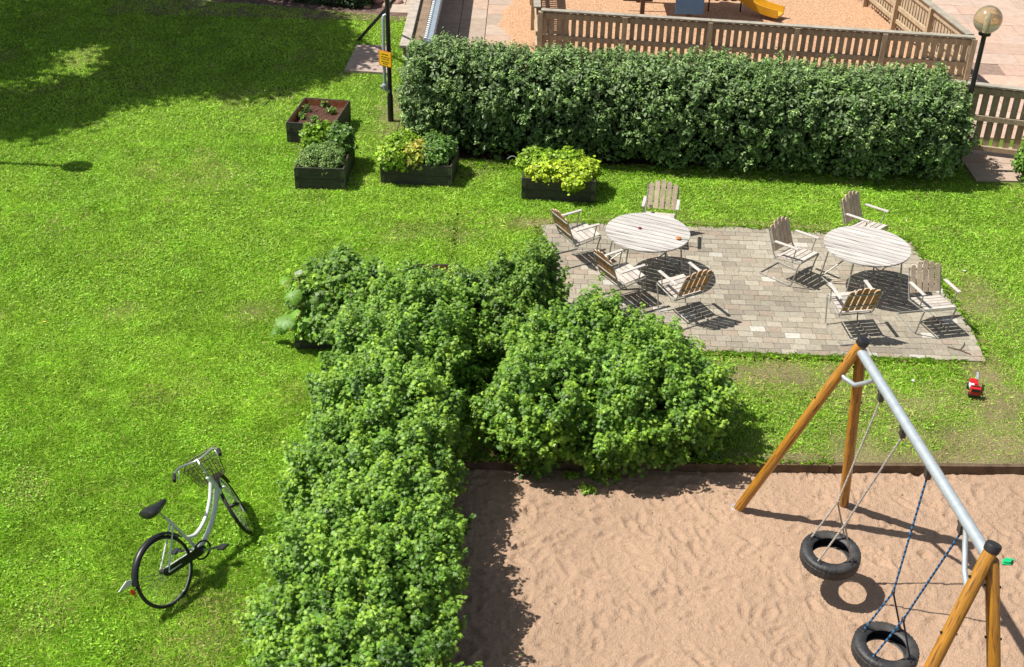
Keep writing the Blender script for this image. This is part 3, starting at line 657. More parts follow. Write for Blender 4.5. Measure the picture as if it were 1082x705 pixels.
for j_, (u, v, r_) in enumerate(((.28, .62, .07), (.25, .42, .06), (.58, .66, .08), (.62, .46, .06), (.45, .25, .05))):
    c = G(*((318, 122), (323, 115), (344, 110), (350, 117), (333, 126))[j_], .31); veg('seedling', ('seedling by the left board in the bare soil of the far planter', 'small seedling nearest the left board in the bare planter soil', 'largest seedling, with toothed leaves, at the middle right of the bare soil', 'seedling in front of the largest one in the bare planter', 'tiniest seedling near the front of the bare planter soil')[j_], [(c[0], c[1], .3, r_, r_, .07)], MID, 'oval', .05, 80+j_, n=45, per=3, group='seedlings in the bare planter')
q = G(311, 177, .4); d = (G(359.5, 178.5, .4)-q)[:2]; an = math.atan2(d[1], d[0])
L2 = planter(q[:2], an, .82, 1.22, 'black planter box full of grey-green herbs, just in front of the bare-soil box', 2)
c = [L2(.25, .28), L2(.55, .25), L2(.42, .5)]; veg('herb', 'grey-green fine herb filling the front half of the second planter', [(p[0], p[1], .40, .24, .22, .20) for p in c], GREY, 'oval', .035, 91, n=900)
c = [L2(.2, .9), L2(.35, 1.1)]; veg('vegetable_plant', 'taller bright green leafy plant at the back left of the herb planter', [(p[0], p[1], .48, .22, .22, .26) for p in c], BR[:2], 'frill', .065, 92, n=420)
c = [L2(.62, .85), L2(.6, 1.08)]; veg('vegetable_plant', 'dark green crinkled leafy plant at the back right of the herb planter', [(p[0], p[1], .46, .2, .2, .24) for p in c], MID, 'frill', .07, 93, n=420)
q = G(402, 171, .4); d = (G(479, 176, .4)-q)[:2]; an = math.atan2(d[1], d[0])
L3 = planter(q[:2], an, 1.2, .82, 'wide black planter box with lettuce, beside the black pole at the hedge corner', 3)
c = [L3(.15, .35), L3(.3, .6), L3(.2, .15)]; veg('lettuce', 'bright green frilly lettuce in the left third of the planter by the pole', [(p[0], p[1], .46, .22, .22, .2) for p in c], BR, 'frill', .07, 94, n=380)
c = [L3(.55, .2), L3(.62, .42)]; veg('chard', 'yellow-orange tinted leafy plant in the middle of the planter by the pole', [(p[0], p[1], .43, .17, .19, .15) for p in c], YEL, 'oval', .10, 95, n=200)
c = [L3(.88, .25), L3(.95, .5), L3(.8, .65)]; veg('vegetable_plant', 'mid green bushy plant in the right half of the planter by the pole', [(p[0], p[1], .46, .23, .22, .2) for p in c], MID, 'oval', .06, 96, n=560)
q = G(552, 188, .4); d = (G(630, 192, .4)-q)[:2]; an = math.atan2(d[1], d[0])
L4 = planter(q[:2], an, 1.2, .82, 'black planter box overflowing with lime-green leaves, in front of the hedge', 4)
c = [L4(.35, .55), L4(.75, .62), L4(.15, .6)]; veg('parsley', 'bright green parsley-like plant at the back of the lime-green planter', [(p[0], p[1], .44, .26, .22, .17) for p in c], BR, 'frill', .06, 97, n=480)
c = [L4(.3, .2), L4(.62, .25), L4(.98, .22), L4(1.05, .45)]; veg('oregano', 'lime-yellow small-leaved plant spilling over the front board of its planter', [(p[0], p[1], .42, .22, .2, .14) for p in c]+[(L4(.85, -.02)[0], L4(.85, -.02)[1], .36, .16, .1, .1)], LIME, 'round', .045, 98, n=620)
# thin wire hoop at that planter
mb = MB(); a_ = G(536, 168, .42); b_ = G(552, 176, .3); mb.tube([a_+(b_-a_)*s+np.array([0, 0, .22*math.sin(math.pi*min(1, s*1.1))*.5]) for s in np.linspace(0, 1, 9)]+[b_-[0, 0, .3]], .006, 6)
tag(mb.build('wire_hoop', GALV, None, True), 'thin pale wire hoop curving off the left end of the lime-green planter', 'wire')
# planter hidden in the shrubs with rhubarb
q = G(303, 352, .34)
L5 = planter(q[:2]+np.array([.08, .12]), R(3), .85, .65, 'dark weathered planter box half hidden under large-leaved plants at the left of the shrubs', 5, h=.27, inner=.22)
c = [L5(.3, .45), L5(.62, .5), L5(.85, .35), L5(.5, .2)]
veg('vegetable_plant', 'big tangled green plant spilling out of the half hidden planter', [(c[0][0], c[0][1], .58, .36, .34, .32), (c[1][0], c[1][1]+.05, .60, .42, .38, .36), (c[2][0]+.05, c[2][1]-.12, .42, .44, .44, .42), (c[3][0], c[3][1]-.1, .34, .34, .3, .26), (c[1][0]-.1, c[1][1]+.45, .55, .45, .35, .36)], BR[:2]+MID[1:], 'lobed', .085, 99, n=560)
rg = np.random.default_rng(5); b_ = L5(.12, .08, .3)
t = thing('rhubarb', 'rhubarb with very large leaves at the front left of the half hidden planter', 'plant', b_)
for (px, py, z, s_, c_) in ((303, 337, .48, .22, (.17, .34, .06)), (296, 346, .30, .15, (.17, .34, .05)), (309, 313, .75, .18, (.16, .34, .03)), (300, 296, .75, .12, (.18, .38, .03)), (316, 342, .42, .2, (.20, .42, .04)), (311, 331, .62, .12, (.20, .40, .04)), (290, 350, .2, .12, (.13, .28, .03)), (314, 288, .90, .10, (.36, .42, .30))):
    g = G(px, py, z)-b_; mb = MB(); mb.tube([(rg.normal(0, .03), rg.normal(0, .03), -.02), g*[.6, .6, .75], g], [.012, .010, .006], 6); mb.build('stalk', mat('stalk', (.30, .22, .06), rough=.5), t, True)
    V, Fc = leaf_template('round'); nn = np.array([rg.normal(-.1, .35), rg.normal(-.35, .3), 1.0]); leaves('leaf', np.array([g]), np.array([nn]), s_*1.25, np.array([c_]), 'big', LEAF, t, rg)
# planter behind the shrubs near the patio
q = G(436, 303, .3)
L6 = planter(q[:2], R(2), .62, .72, 'brown planter edge glimpsed through the shrubs left of the patio', 6, h=.27, inner=.2)
c = L6(.3, .3); veg('vegetable_plant', 'small green plant inside the planter glimpsed behind the shrubs', [(c[0], c[1], .36, .2, .2, .12)], MID, 'oval', .05, 100, n=60)
# low weeds where shrubs meet lawn and sand
for j_, (px, py, s_, lab) in enumerate(((640, 507, .10, 'largest green sprig growing in the sand below the shrubs'), (621, 520, .06, 'small green sprig in the sand, lowest of three'), (604, 505, .05, 'small green sprig in the sand, leftmost of three'))):
    c = G(px, py, -.1); rg = np.random.default_rng(110+j_); t = thing('weed', lab, 'weed', c, group='sprigs in the sand')
    P, N = blob_points([(c[0], c[1], -.06, s_*1.6, s_, s_*.5)], [], int(25+260*s_), rg, zmin=-.1); foliage('foliage', P-c, N, 3, .02, .045, MAPLE[2:], 'lobed', LEAF, t, rg, zmin=-.02)

# ------------------------------------------------------------------ fences
def fence(A, B, h, label, side=-1, group=None, bay=1.83, z_mid=.56, z_low=.26, first=True, last=True, pitch=.152, bw=.095, cap=.15):
    A = np.array([A[0], A[1], 0.0]); B = np.array([B[0], B[1], 0.0]); d = B-A; L = np.linalg.norm(d); ang = math.atan2(d[1], d[0])
    t = thing('wooden_fence', label, 'fence', A, ang, group); nb = max(1, round(L/bay)); w = L/nb
    for i in range(nb+1):
        if (i == 0 and not first) or (i == nb and not last): continue
        mb = MB(); mb.box((i*w, side*.07, h/2-.02), (.10, .10, h-.04), ch=.006); mb.build('post', WOODF, t)
    mb = MB(); rg = np.random.default_rng(int(L*100)); x = .08
    while x < L-.04:
        if min(abs(x-i*w) for i in range(nb+1)) > .02: mb.box((x, side*-.012, (h-.05+.10)/2+rg.uniform(-.01, .01)), (bw, .022, h-.15), ch=.003)
        x += pitch
    mb.build('slats', WOODF, t)
    for i in range(nb):
        x0, x1 = i*w+.052, (i+1)*w-.052
        for z, hh in ((h-.13, .12), (z_mid, .10), (z_low, .09)):
            mb = MB(); mb.box(((x0+x1)/2, side*.025, z), (x1-x0, .045, hh), ch=.004); mb.build('rail', WOODF, t)
        mb = MB(); mb.box((i*w+w/2, side*.03, h-.018), (w-.006, cap, .034), ch=.004); mb.build('cap_board', WOODFC, t)
    return t
FA = G(572, 9, 1.15); FB = G(1030, 38, 1.15); FC = G(978, -2, 1.15)
fence(FA, FB, 1.15, 'long brown slatted wooden fence running behind the hedge in front of the playground')
dv = FC-FB; FC2 = FB+dv/np.linalg.norm(dv)*5.6; fence(FB+dv/np.linalg.norm(dv)*.12, FC2, 1.15, 'slatted fence running away from the right corner of the long fence', side=1, first=False)
fence(FA+np.array([-.05, .12, 0]), FA+np.array([-.12, 5.7, 0]), 1.15, 'slatted fence running away from the left end of the long fence beside the path', side=1, first=False)
GA = np.array([7.75, 21.5, 0]); GB = np.array([8.62, 21.35, 0])
ga = G(1003, 84, 1.35); gb = G(1082, 93, 1.35)
gl = lambda x: ga+(gb-ga)*(x-ga[0])/(gb[0]-ga[0])
fence(gl(7.55), gl(9.24), 1.35, 'low slatted wooden fence with a gate frame right of the globe lamp', bay=2.4, z_mid=.72, z_low=.16, pitch=.175, bw=.115)
t = fence(gl(9.36), gl(11.2), 1.35, 'short slatted fence cut by the right photo edge, beyond the gate post', bay=1.8, z_mid=.72, z_low=.16, pitch=.175, bw=.115, first=False)
# edging board inside the playground, right
mb = MB(); a_ = G(981, 30, .25); b_ = G(925, 0, .25); dd_ = (b_-a_)/np.linalg.norm(b_-a_); mb.bar(a_, a_+dd_*8, .22, .06, ch=.006); mb.bar(a_-[0, 0, .14], a_+dd_*8-[0, 0, .14], .06, .22, ch=.006)
tag(mb.build('edging_board', mat('pale_board', (.45, .31, .22), rough=.85, var=.2, vscale=5)), 'pale low edging board inside the right end of the playground fence', 'edging')

# low wall left of the path, with a pale cap
wa, wb = G(428, 48, .8), G(440, 0, .8); dd_ = (wb-wa)/np.linalg.norm(wb-wa); we = wa+dd_*14; ang = math.atan2(dd_[1], dd_[0])
t = thing('low_wall', 'low brown wall with a pale cap beside the paved path at the top', 'wall', (wa[0], wa[1], 0), ang)
mb = MB(); mb.box((7, -.14, .36), (14, .36, .72)); mb.build('wall', mat('wall_brown', (.22, .155, .10), rough=.9, var=.3, vscale=4, bump=.3, bscale=25), t)
mb = MB()
for i in range(8): mb.box((-.03+i*1.78+.89, .01, .775), (1.77, .20, .06), ch=.006)
mb.build('cap', mat('cap_grey', (.40, .35, .29), rough=.9, var=.25, vscale=6, bump=.3, bscale=40), t)
# galvanised rail with a notched white edge at its foot
ra, rb = G(450, 44, .98), G(460, 0, .98); dd_ = (rb-ra)/np.linalg.norm(rb-ra); ang = math.atan2(dd_[1], dd_[0])
t = thing('metal_rail', 'blue-grey metal channel with a notched white edge along the path wall', 'metal rail', (ra[0], ra[1], 0), ang)
mb = MB(); mb.box((6, -.04, .95), (12, .15, .03), ch=.004); mb.box((6, .03, .48), (12, .02, .96)); mb.box((6, -.11, .88), (12, .012, .12)); mb.build('channel', mat('blue_grey_steel', (.30, .36, .42), rough=.45, metal=.3, var=.15, vscale=10), t)
mb = MB()
for i in range(90): mb.box((.05+i*.13, .025, .985), (.065, .05, .04))
mb.build('notched_edge', WHITEP, t)

# concrete slab step in the lawn and the leaning stay
q = [G(364, 74, .06), G(410, 77, .06), G(412, 48, .06), G(377, 47, .06)]
mb = MB(); mb.col = (.40, .31, .26); mb.prism([(p[0], p[1]) for p in q], -.05, .06); tag(mb.build('concrete_slab', SLAB), 'pinkish grey concrete slab lying in the lawn left of the black pole', 'slab')
a_ = G(379, 42, 0); d_ = G(413, 4, 1.55); mb = MB(); mb.tube([a_, a_+(d_-a_)*1.25], .035, 8); 
tag(mb.build('leaning_stay', BLACKM, None, True), 'black slanting stay rising from the lawn behind the black pole', 'stay')

# ------------------------------------------------------------------ poles, lamps, sign
def globe_lamp(loc, label, h=2.72, r=.23):
    t = thing('globe_lamp', label, 'lamp', loc, group='globe lamps')
    mb = MB(); mb.lathe([(.07, 0), (.07, .35), (.045, .40), (.04, h-r-.02)], n=16); mb.build('pole', BLACK, t, True)
    mb = MB(); mb.lathe([(.045, h-r-.05), (.10, h-r-.03), (.105, h-r+.03), (.06, h-r+.05)], n=16); mb.build('collar', BLACK, t, True)
    mb = MB(); mb.lathe([(max(.002, r*math.cos(a)), h+r*math.sin(a)) for a in np.linspace(-1.4, math.pi/2, 18)], n=32); mb.build('globe', AMBER, t, True)
    mb = MB(); mb.lathe([(.03, h-r+.03), (.035, h-.06), (.035, h+.05), (.01, h+.08)], n=12); mb.build('bulb', WHITEP, t, True)
    return t
lamp = globe_lamp(G(1007, 180), 'amber glass globe lamp on a black pole at the right end of the hedge')
dup(lamp, (-9.2, 19.35, 0), 0, 'globe lamp just outside the left edge, only its shadow shows on the lawn')
pb = G(413, 128)
mb = MB(); mb.lathe([(.055, 0), (.055, .5), (.042, .55), (.040, 4.5)], n=16); o = mb.build('lamp_pole', BLACK, None, True); o.location = tuple(pb); tag(o, 'tall black pole at the left end of the hedge', 'pole')
t = thing('sign_post', 'grey steel tube with a yellow notice plate, standing against the black pole', 'sign post', (pb[0]-.06, pb[1]-.10, 0))
mb = MB(); mb.tube([(.045, .05, .60), (-.005, 0, .66), (-.015, 0, .8), (-.02, 0, 1.2), (-.01, 0, 1.98), (0, .01, 2.04), (.04, .02, 2.06)], [.030, .030, .031, .031, .031, .030, .022], 12); mb.build('tube', GALV, t, True)
mb = MB(); mb.tube([(-.02, 0, .66), (-.02, 0, .76)], .055, 12); mb.box((-.07, -.02, .71), (.05, .05, .05), ch=.005); mb.build('clamp', GALV, t, True)
an = R(-32); A_ = ((math.cos(an), math.sin(an), 0), (-math.sin(an), math.cos(an), 0), (0, 0, 1)); cz = 1.27; c0 = np.array([.015, -.075, cz]); ex, ey = np.array(A_[0]), np.array(A_[1])
mb = MB(); mb.box(c0, (.29, .008, .29), A_, ch=.002); pl = mb.build('sign_plate', SIGNO, t)
mb = MB(); mb.box(c0-ey*.006, (.255, .004, .255), A_); mb.build('panel', SIGNY, pl)
mb = MB(); rg = np.random.default_rng(8)                            # three lines of lettering, too small to read
for r_, (z, x0, x1) in enumerate(((.085, -.09, .06), (.035, -.095, .09), (-.005, -.085, .095), (-.055, -.09, .095), (-.09, -.06, .05))):
    x = x0
    while x < x1:
        w_ = rg.uniform(.008, .014); c = c0+ex*(x+w_/2)+np.array([0, 0, z])-ey*.0095
        mb.box(c-[0, 0, .0], (.0035, .002, .02), A_)
        if rg.random() < .7: mb.box(c+ex*w_*.35+[0, 0, .008], (w_*.7, .002, .004), A_)
        if rg.random() < .6: mb.box(c+ex*w_*.35-[0, 0, .008], (w_*.7, .002, .004), A_)
        if rg.random() < .5: mb.box(c+ex*w_*.7, (.0035, .002, .016), A_)
        x += w_+.006
mb.build('lettering', mat('sign_ink', (.16, .07, .02), rough=.6), pl)

# ------------------------------------------------------------------ play tower and slide beyond the fence
tb = np.array([3.38, 28.35, 0])
t = thing('play_tower', 'wooden play tower with a blue panel, cut by the top of the photo', 'play tower', tb)
for (x, y) in ((-.55, 0), (.55, 0), (-.55, 1.2), (.55, 1.2)):
    mb = MB(); mb.box((x, y, 1.3), (.1, .1, 2.6), ch=.01); mb.build('post', mat('brown_post', (.10, .05, .035), rough=.7, var=.3, vscale=6), t)
mb = MB(); mb.box((0, .6, 1.1), (1.2, 1.3, .06)); mb.build('platform', WOODF, t)
mb = MB(); mb.box((.53, -.07, .36), (.66, .03, .42), ch=.006); mb.build('blue_panel', BLUEP, t)
mb = MB(); mb.box((-.62, .5, .45), (.7, .04, .4), ch=.006); mb.build('back_panel', mat('brown_post'), t)
mb = MB(); mb.add([(-.75, -.2, 2.5), (.75, -.2, 2.5), (.75, 1.4, 2.5), (-.75, 1.4, 2.5), (0, -.1, 3.1), (0, 1.3, 3.1)], [(0, 1, 4), (2, 3, 5), (1, 2, 5, 4), (3, 0, 4, 5), (3, 2, 1, 0)]); mb.build('roof', mat('brown_post'), t)
pts = [(3.95, 29.7, 1.25), (4.35, 29.48, 1.1), (4.8, 29.2, .72), (5.2, 28.95, .40), (5.55, 28.72, .2), (5.9, 28.5, .14), (6.12, 28.36, .14)]
t = thing('slide', 'yellow plastic slide ending on the playground sand behind the fence', 'slide', (5.4, 29.2, 0))
P = [np.array(p)-[5.4, 29.2, 0] for p in pts]; mb = MB(); vs = []; prof = [(-.22, .17), (-.19, .17), (-.16, .03), (0, 0), (.16, .03), (.19, .17), (.22, .17), (.20, -.02), (0, -.045), (-.20, -.02)]
# smooth the path
Q = []
for i in range(len(P)-1):
    for s in np.linspace(0, 1, 6, endpoint=False): Q.append(P[i]*(1-s)+P[i+1]*s)
Q.append(P[-1]); Q = [sum(Q[max(0, i-3):i+4])/len(Q[max(0, i-3):i+4]) for i in range(len(Q))]
for i, p in enumerate(Q):
    d = Q[min(i+1, len(Q)-1)]-Q[max(i-1, 0)]; d /= np.linalg.norm(d); x = np.cross(d, [0, 0, 1.0]); x /= np.linalg.norm(x); u = np.cross(x, d)
    vs += [p+x*a+u*b for a, b in prof]
n = len(prof); mb.add(vs, [(i*n+k, i*n+(k+1) % n, (i+1)*n+(k+1) % n, (i+1)*n+k) for i in range(len(Q)-1) for k in range(n)]+[tuple(range(n)), tuple(range((len(Q)-1)*n, len(Q)*n))]); mb.build('chute', YELLOWP, t, True)
mb = MB()
for s_ in (-.2, .2): mb.tube([Q[3]+[s_, 0, -.05], [Q[3][0]+s_, Q[3][1], 0]], .025, 8)
mb.build('support', GALV, t, True)
g = G(765, 13, 0); t = thing('climbing_hoops', 'low dark wavy bar on the playground sand between tower and slide', 'play bar', g)
mb = MB(); mb.tube([(-.4+.1*i, 0, .28+.03*(i % 2)) for i in range(9)], .018, 8); 
mb.build('bar', BLACKM, t, True)
for x in (-.38, .38): mb = MB(); mb.tube([(x, 0, 0), (x, 0, .28)], .018, 8); mb.build('post', BLACKM, t, True)

# ------------------------------------------------------------------ garden tables
def table(loc, slat_ang, label, seed, legrot):
    t = thing('garden_table', label, 'table', loc, slat_ang, 'round slatted tables on the patio'); rad, h = .614, .72
    mb = MB(); rg = np.random.default_rng(seed); nb = 11; w = 2*rad/nb
    for i in range(nb):
        y0 = -rad+i*w+.006; y1 = y0+w-.012; pts = []
        ys_ = np.linspace(y0, y1, 5); lo = [(-math.sqrt(max(0, rad*rad-y*y)), y) for y in ys_]; hi = [(math.sqrt(max(0, rad*rad-y*y)), y) for y in ys_[::-1]]
        # clip outer slats' square corner into the round outline
        g_ = rg.uniform(.8, 1.05); mb.col = (.55*g_, .52*g_, .485*g_)
        mb.prism(lo+hi, h-.024+rg.uniform(-.001, .001), h)
    mb.build('tabletop', mat('table_wood', attr=True, rough=.8, spec=.25, var=.12, vscale=5, bump=.3, bscale=50, stretch=(.35, 4, 1), subs=((.20, .165, .14), 5, .54, .70)), t)
    mb = MB(); mb.tube([(.42*math.cos(a), .42*math.sin(a), h-.045) for a in np.linspace(0, 2*math.pi, 25)[:-1]], .011, 8, closed=True)
    for a in (R(90), R(30), R(150)): mb.bar((-.58*math.cos(a), -.58*math.sin(a), h-.032), (.58*math.cos(a), .58*math.sin(a), h-.032), .04, .012)
    mb.build('under_frame', STEEL, t, True)
    c, s = math.cos(legrot), math.sin(legrot); Rm = lambda p: (p[0]*c-p[1]*s, p[0]*s+p[1]*c, p[2])
    for sx in (-1, 1):
        for sy in (-1, 1):
            mb = MB(); mb.tube([Rm((sx*.40, sy*.30, h-.04)), Rm((sx*.47, sy*.34, .015))], .012, 8); mb.build('leg', STEEL, t, True)
    for sy in (-1, 1):
        mb = MB(); mb.tube([Rm((-.46, sy*.335, .10)), Rm((.40, sy*.30, h-.06))], .010, 8); mb.build('brace', STEEL, t, True)
        mb = MB(); mb.tube([Rm((sy*.465, -.335, .12)), Rm((sy*.465, .335, .12))], .010, 8); mb.build('brace', STEEL, t, True)
    return t
T1 = np.array([1.936, 16.0, .028]); T2 = np.array([5.071, 15.75, .028])
table(T1, R(-24), 'round weathered white slatted table on the left of the patio, with a wilted flower', 1, R(40)); table(T2, R(-28), 'round weathered slatted table with dark stains on the right of the patio', 2, R(48))

# ------------------------------------------------------------------ garden chairs (folding steel frame, five-slat back, five-slat seat)
def chair(label):
    t = thing('garden_chair', label, 'chair', group='wooden slatted garden chairs round the patio tables'); rg = np.random.default_rng(31)
    W_ = .237; f_ = np.array([0, .24, .43]); b_ = np.array([0, -.20, .37])      # local: y is forwards
    # seat: five boards across
    mb = MB()
    for i in range(5):
        s = (i+.5)/5; p = f_+(b_-f_)*s; g_ = rg.uniform(.82, 1.08); mb.col = (.50*g_, .45*g_, .40*g_)
        mb.box(p+[0, 0, .014], (.44, .076, .016), ((1, 0, 0), (0, .99, .135), (0, -.135, .99)), ch=.003)
    mb.build('seat', WOODW, t)
    # back: five upright boards, arched tops, grey in front and unbleached brown behind
    d = np.array([0, -.175, .475]); d /= np.linalg.norm(d); nn = np.array([0, d[2], -d[1]]); o = np.array([0, -.235, .44])
    for i in range(5):
        x = (i-2)*.092; top = .45-.020*abs(i-2)**1.5; w2 = .0355; mb = MB(); g_ = rg.uniform(.85, 1.1)
        out = [(-w2, 0), (w2, 0), (w2, top-.02), (w2*.55, top), (-w2*.55, top), (-w2, top-.02)]
        mb.col = (.58*g_, .46*g_, .34*g_); mb.prism(out, .001, .016, ((1, 0, 0), d, nn), o+[x, 0, 0])
        mb.mi = 0; mb.col = (.42*g_, .22*g_, .09*g_); mb.prism(out, -.003, .0008, ((1, 0, 0), d, nn), o+[x, 0, 0])
        mb.build('back_slat', WOODW, t)
    for k in (.10, .33):
        mb = MB(); p = o+d*k-nn*.011; mb.box(p, (.475, .022, .012), ((1, 0, 0), d, nn)); mb.build('back_rail', STEEL, t)
    for s in (-1, 1):
        x = s*W_
        mb = MB(); mb.tube([(x, -.18, .35), (x, -.225, .40), tuple(o+d*.36+[x, 0, 0]-nn*.012)], .010, 8); mb.build('back_post', STEEL, t, True)
        mb = MB(); mb.tube([(x, -.22, .345), (x, .22, .415)], .010, 8); mb.build('seat_rail', STEEL, t, True)
        mb = MB(); mb.tube([(x, .235, .42), (x, .20, .32), (x, .15, .06), (x, .13, .018), (x, .08, .012), (x, -.42, .012)], .0105, 8); mb.build('leg', STEEL, t, True)
        mb = MB(); g_ = 1; mb.col = (.50, .47, .43); mb.box((s*(W_+.022), -.02, .635), (.05, .41, .020), ((1, 0, 0), (0, .998, .06), (0, -.06, .998)), ch=.005); mb.build('armrest', WOODW, t)
        mb = MB(); mb.tube([(x+s*.012, .14, .630), (x+s*.004, .10, .395)], .009, 8); mb.build('arm_support', STEEL, t, True)
    mb = MB(); mb.tube([(-W_, -.42, .012), (W_, -.42, .012)], .0105, 8); mb.build('floor_bar', STEEL, t, True)
    mb = MB(); mb.tube([(-W_, .235, .42), (W_, .235, .42)], .009, 8); mb.build('cross_bar', STEEL, t, True); mb = MB(); mb.tube([(-W_, -.19, .35), (W_, -.19, .35)], .009, 8); mb.build('cross_bar', STEEL, t, True)
    return t
CH = [((612, 247.5), 29, 'wooden chair at the left corner of the patio, facing the left table'),
      ((657.7, 291), 31, 'brown-backed wooden chair between the left table and the shrubs'),
      ((719, 304), 121, 'wooden chair seen from behind at the near right side of the left table'),
      ((697, 230), -100, 'wooden chair behind the left table, on the grass in front of the lime-green planter'),
      ((841, 269), -45, 'wooden chair left of the right table, in the open middle of the patio'),
      ((915, 240), -46, 'wooden chair standing behind the right table at the grass'),
      ((898, 321), 101, 'brown-backed wooden chair seen from behind at the near side of the right table'),
      ((985, 320), -78, 'wooden chair at the right corner of the patio facing the camera')]
c0_ = None
for (px, a, lab) in CH:
    p = G(px[0], px[1], .43); z = .030 if inpoly(np.array([p[0]]), np.array([p[1]]), PATIO)[0] else .012
    if c0_ is None: c0_ = chair(lab); c0_.location = (p[0], p[1], z); c0_.rotation_euler = (0, 0, R(a-90))
    else: dup(c0_, (p[0], p[1], z), R(a-90), lab)
# what lies on the left table
p = G(717, 252, .76); t = thing('wilted_flower', 'wilted orange flower with a green stem lying on the left table edge', 'flower', (p[0], p[1], .752))
mb = MB(); mb.lathe([(.005, -.002), (.035, .004), (.04, .018), (.02, .03), (.003, .034)], n=9); mb.build('bloom', mat('orange_petal', (.50, .16, .04), rough=.8, var=.4, vscale=60), t)
mb = MB(); mb.tube([(.02, -.01, .008), (.08, -.03, .014), (.15, -.045, .008)], .006, 6); mb.build('stem', mat('green_stem'), t)
p = G(676, 241, .76); mb = MB(); mb.lathe([(.004, 0), (.025, .004), (.028, .015), (.012, .026), (.003, .028)], n=9); o = mb.build('flower_head', mat('dark_red', (.20, .02, .04), rough=.7)); o.location = (p[0], p[1], .7495); tag(o, 'small dark red flower head lying on the left table', 'flower')
p = G(1014, 371, .03); mb = MB(); mb.tube([(-.15, .08, .015), (0, 0, .02), (.12, -.10, .015)], .006, 6); mb.tube([(0, 0, .018), (.1, .14, .015), (.12, .2, .02)], .005, 6); o = mb.build('twig', TWIG); o.location = tuple(p); tag(o, 'thin forked twig lying on the patio corner', 'twig')

# ------------------------------------------------------------------ swing frame
A_ = np.array([3.50, 10.42, 2.33]); B_ = np.array([3.84, 7.40, 2.33]); cb = (B_-A_)/np.linalg.norm(B_-A_)
t = thing('swing_frame', 'swing frame of orange lacquered posts under a galvanised crossbar', 'swing frame', (3.6, 8.9, -.12)); o0 = np.array([3.6, 8.9, -.12])
FT = [(G(779, 531), A_, 1), (G(893, 527), A_, 1), (np.array([3.08, 6.85, 0]), B_, -1), (np.array([4.33, 6.98, 0]), B_, -1)]
LEGS = []
for i, (ft, tp, s) in enumerate(FT):
    ft = np.array([ft[0], ft[1], -.14]); head = tp+np.array([0, 0, .10]) - cb*.0
    if i % 2: head = head-np.array([0, 0, .10])+(ft-tp)*[.035, .035, 0]
    mb = MB(); mb.lathe([(.056, 0), (.056, np.linalg.norm(head-ft)-.01), (.048, np.linalg.norm(head-ft))], n=20, c=(0, 0, 0)); p = mb.build('post', POLE, t, True)
    dz = (head-ft)/np.linalg.norm(head-ft); p.location = tuple(ft-o0); p.rotation_euler = Vector(dz).to_track_quat('Z', 'Y').to_euler(); LEGS.append((ft, head, dz))
    if i % 2 == 0:
        mb = MB(); x = np.cross(dz, [0, 1, 0]); x /= np.linalg.norm(x); y = np.cross(dz, x)
        mb.lathe([(.063, -.02), (.066, .03), (.060, .045), (.02, .055), (.003, .056)], head-o0, (x, y, dz), 20); mb.build('post_cap', BLACKM, t, True)
    mb = MB(); mb.lathe([(.07, -.02), (.075, .03), (.06, .045)], ft-o0+[0, 0, .03], n=14); mb.build('foot_sleeve', GALV, t, True)
    mb = MB()
    for f_ in (.90, .70):
        q = ft+(head-ft)*f_; mb.tube([q-o0+np.array([-.07, -.0, .01]), q-o0+np.array([.07, 0, -.01])], .011, 8)
    mb.build('bolt', BLACKM, t, True)
mb = MB(); mb.tube([A_+cb*.03-o0, B_-cb*.03-o0], .050, 20); mb.build('crossbar', GALV, t, True)
for e, s, li in ((A_, 1, 0), (B_, -1, 2)):
    ft, head, dz = LEGS[li]; ft2, head2, dz2 = LEGS[li+1]
    q = head-dz*.42; r_ = e+cb*s*.42+[0, 0, -.06]; q2 = head2-dz2*.30
    mb = MB(); m_ = (q+r_)/2+np.array([0, 0, -.12]); mb.tube([q-o0, q*.85+r_*.15-o0+[0, 0, -.07], m_-o0, q*.15+r_*.85-o0+[0, 0, -.05], r_-o0], .024, 12); mb.build('bracket', GALV, t, True)
    mb = MB(); mb.tube([q-o0-dz*.03+[0, 0, -.02], q-o0+dz*.03+[0, 0, -.02]], .050, 12); mb.build('bracket_clamp', BLACKM, t, True)
HT = [.21, .40, .60, .84]
for h_ in HT:
    p = A_+(B_-A_)*h_; mb = MB(); mb.box(p-o0-[0, 0, .065], (.06, .09, .04), ch=.006); mb.tube([p-o0-[0, 0, .05], p-o0-[0, 0, .10]], .026, 8); mb.box(p-o0-[0, 0, .12], (.045, .07, .09), ch=.008)
    mb.tube([p-o0+np.array([0, .014*math.cos(a), -.165+.022*math.sin(a)]) for a in np.linspace(0, 2*math.pi, 9)[:-1]], .006, 6, closed=True); mb.build('hanger', mat('hanger_steel', (.10, .095, .09), rough=.5, metal=.6), t, True)

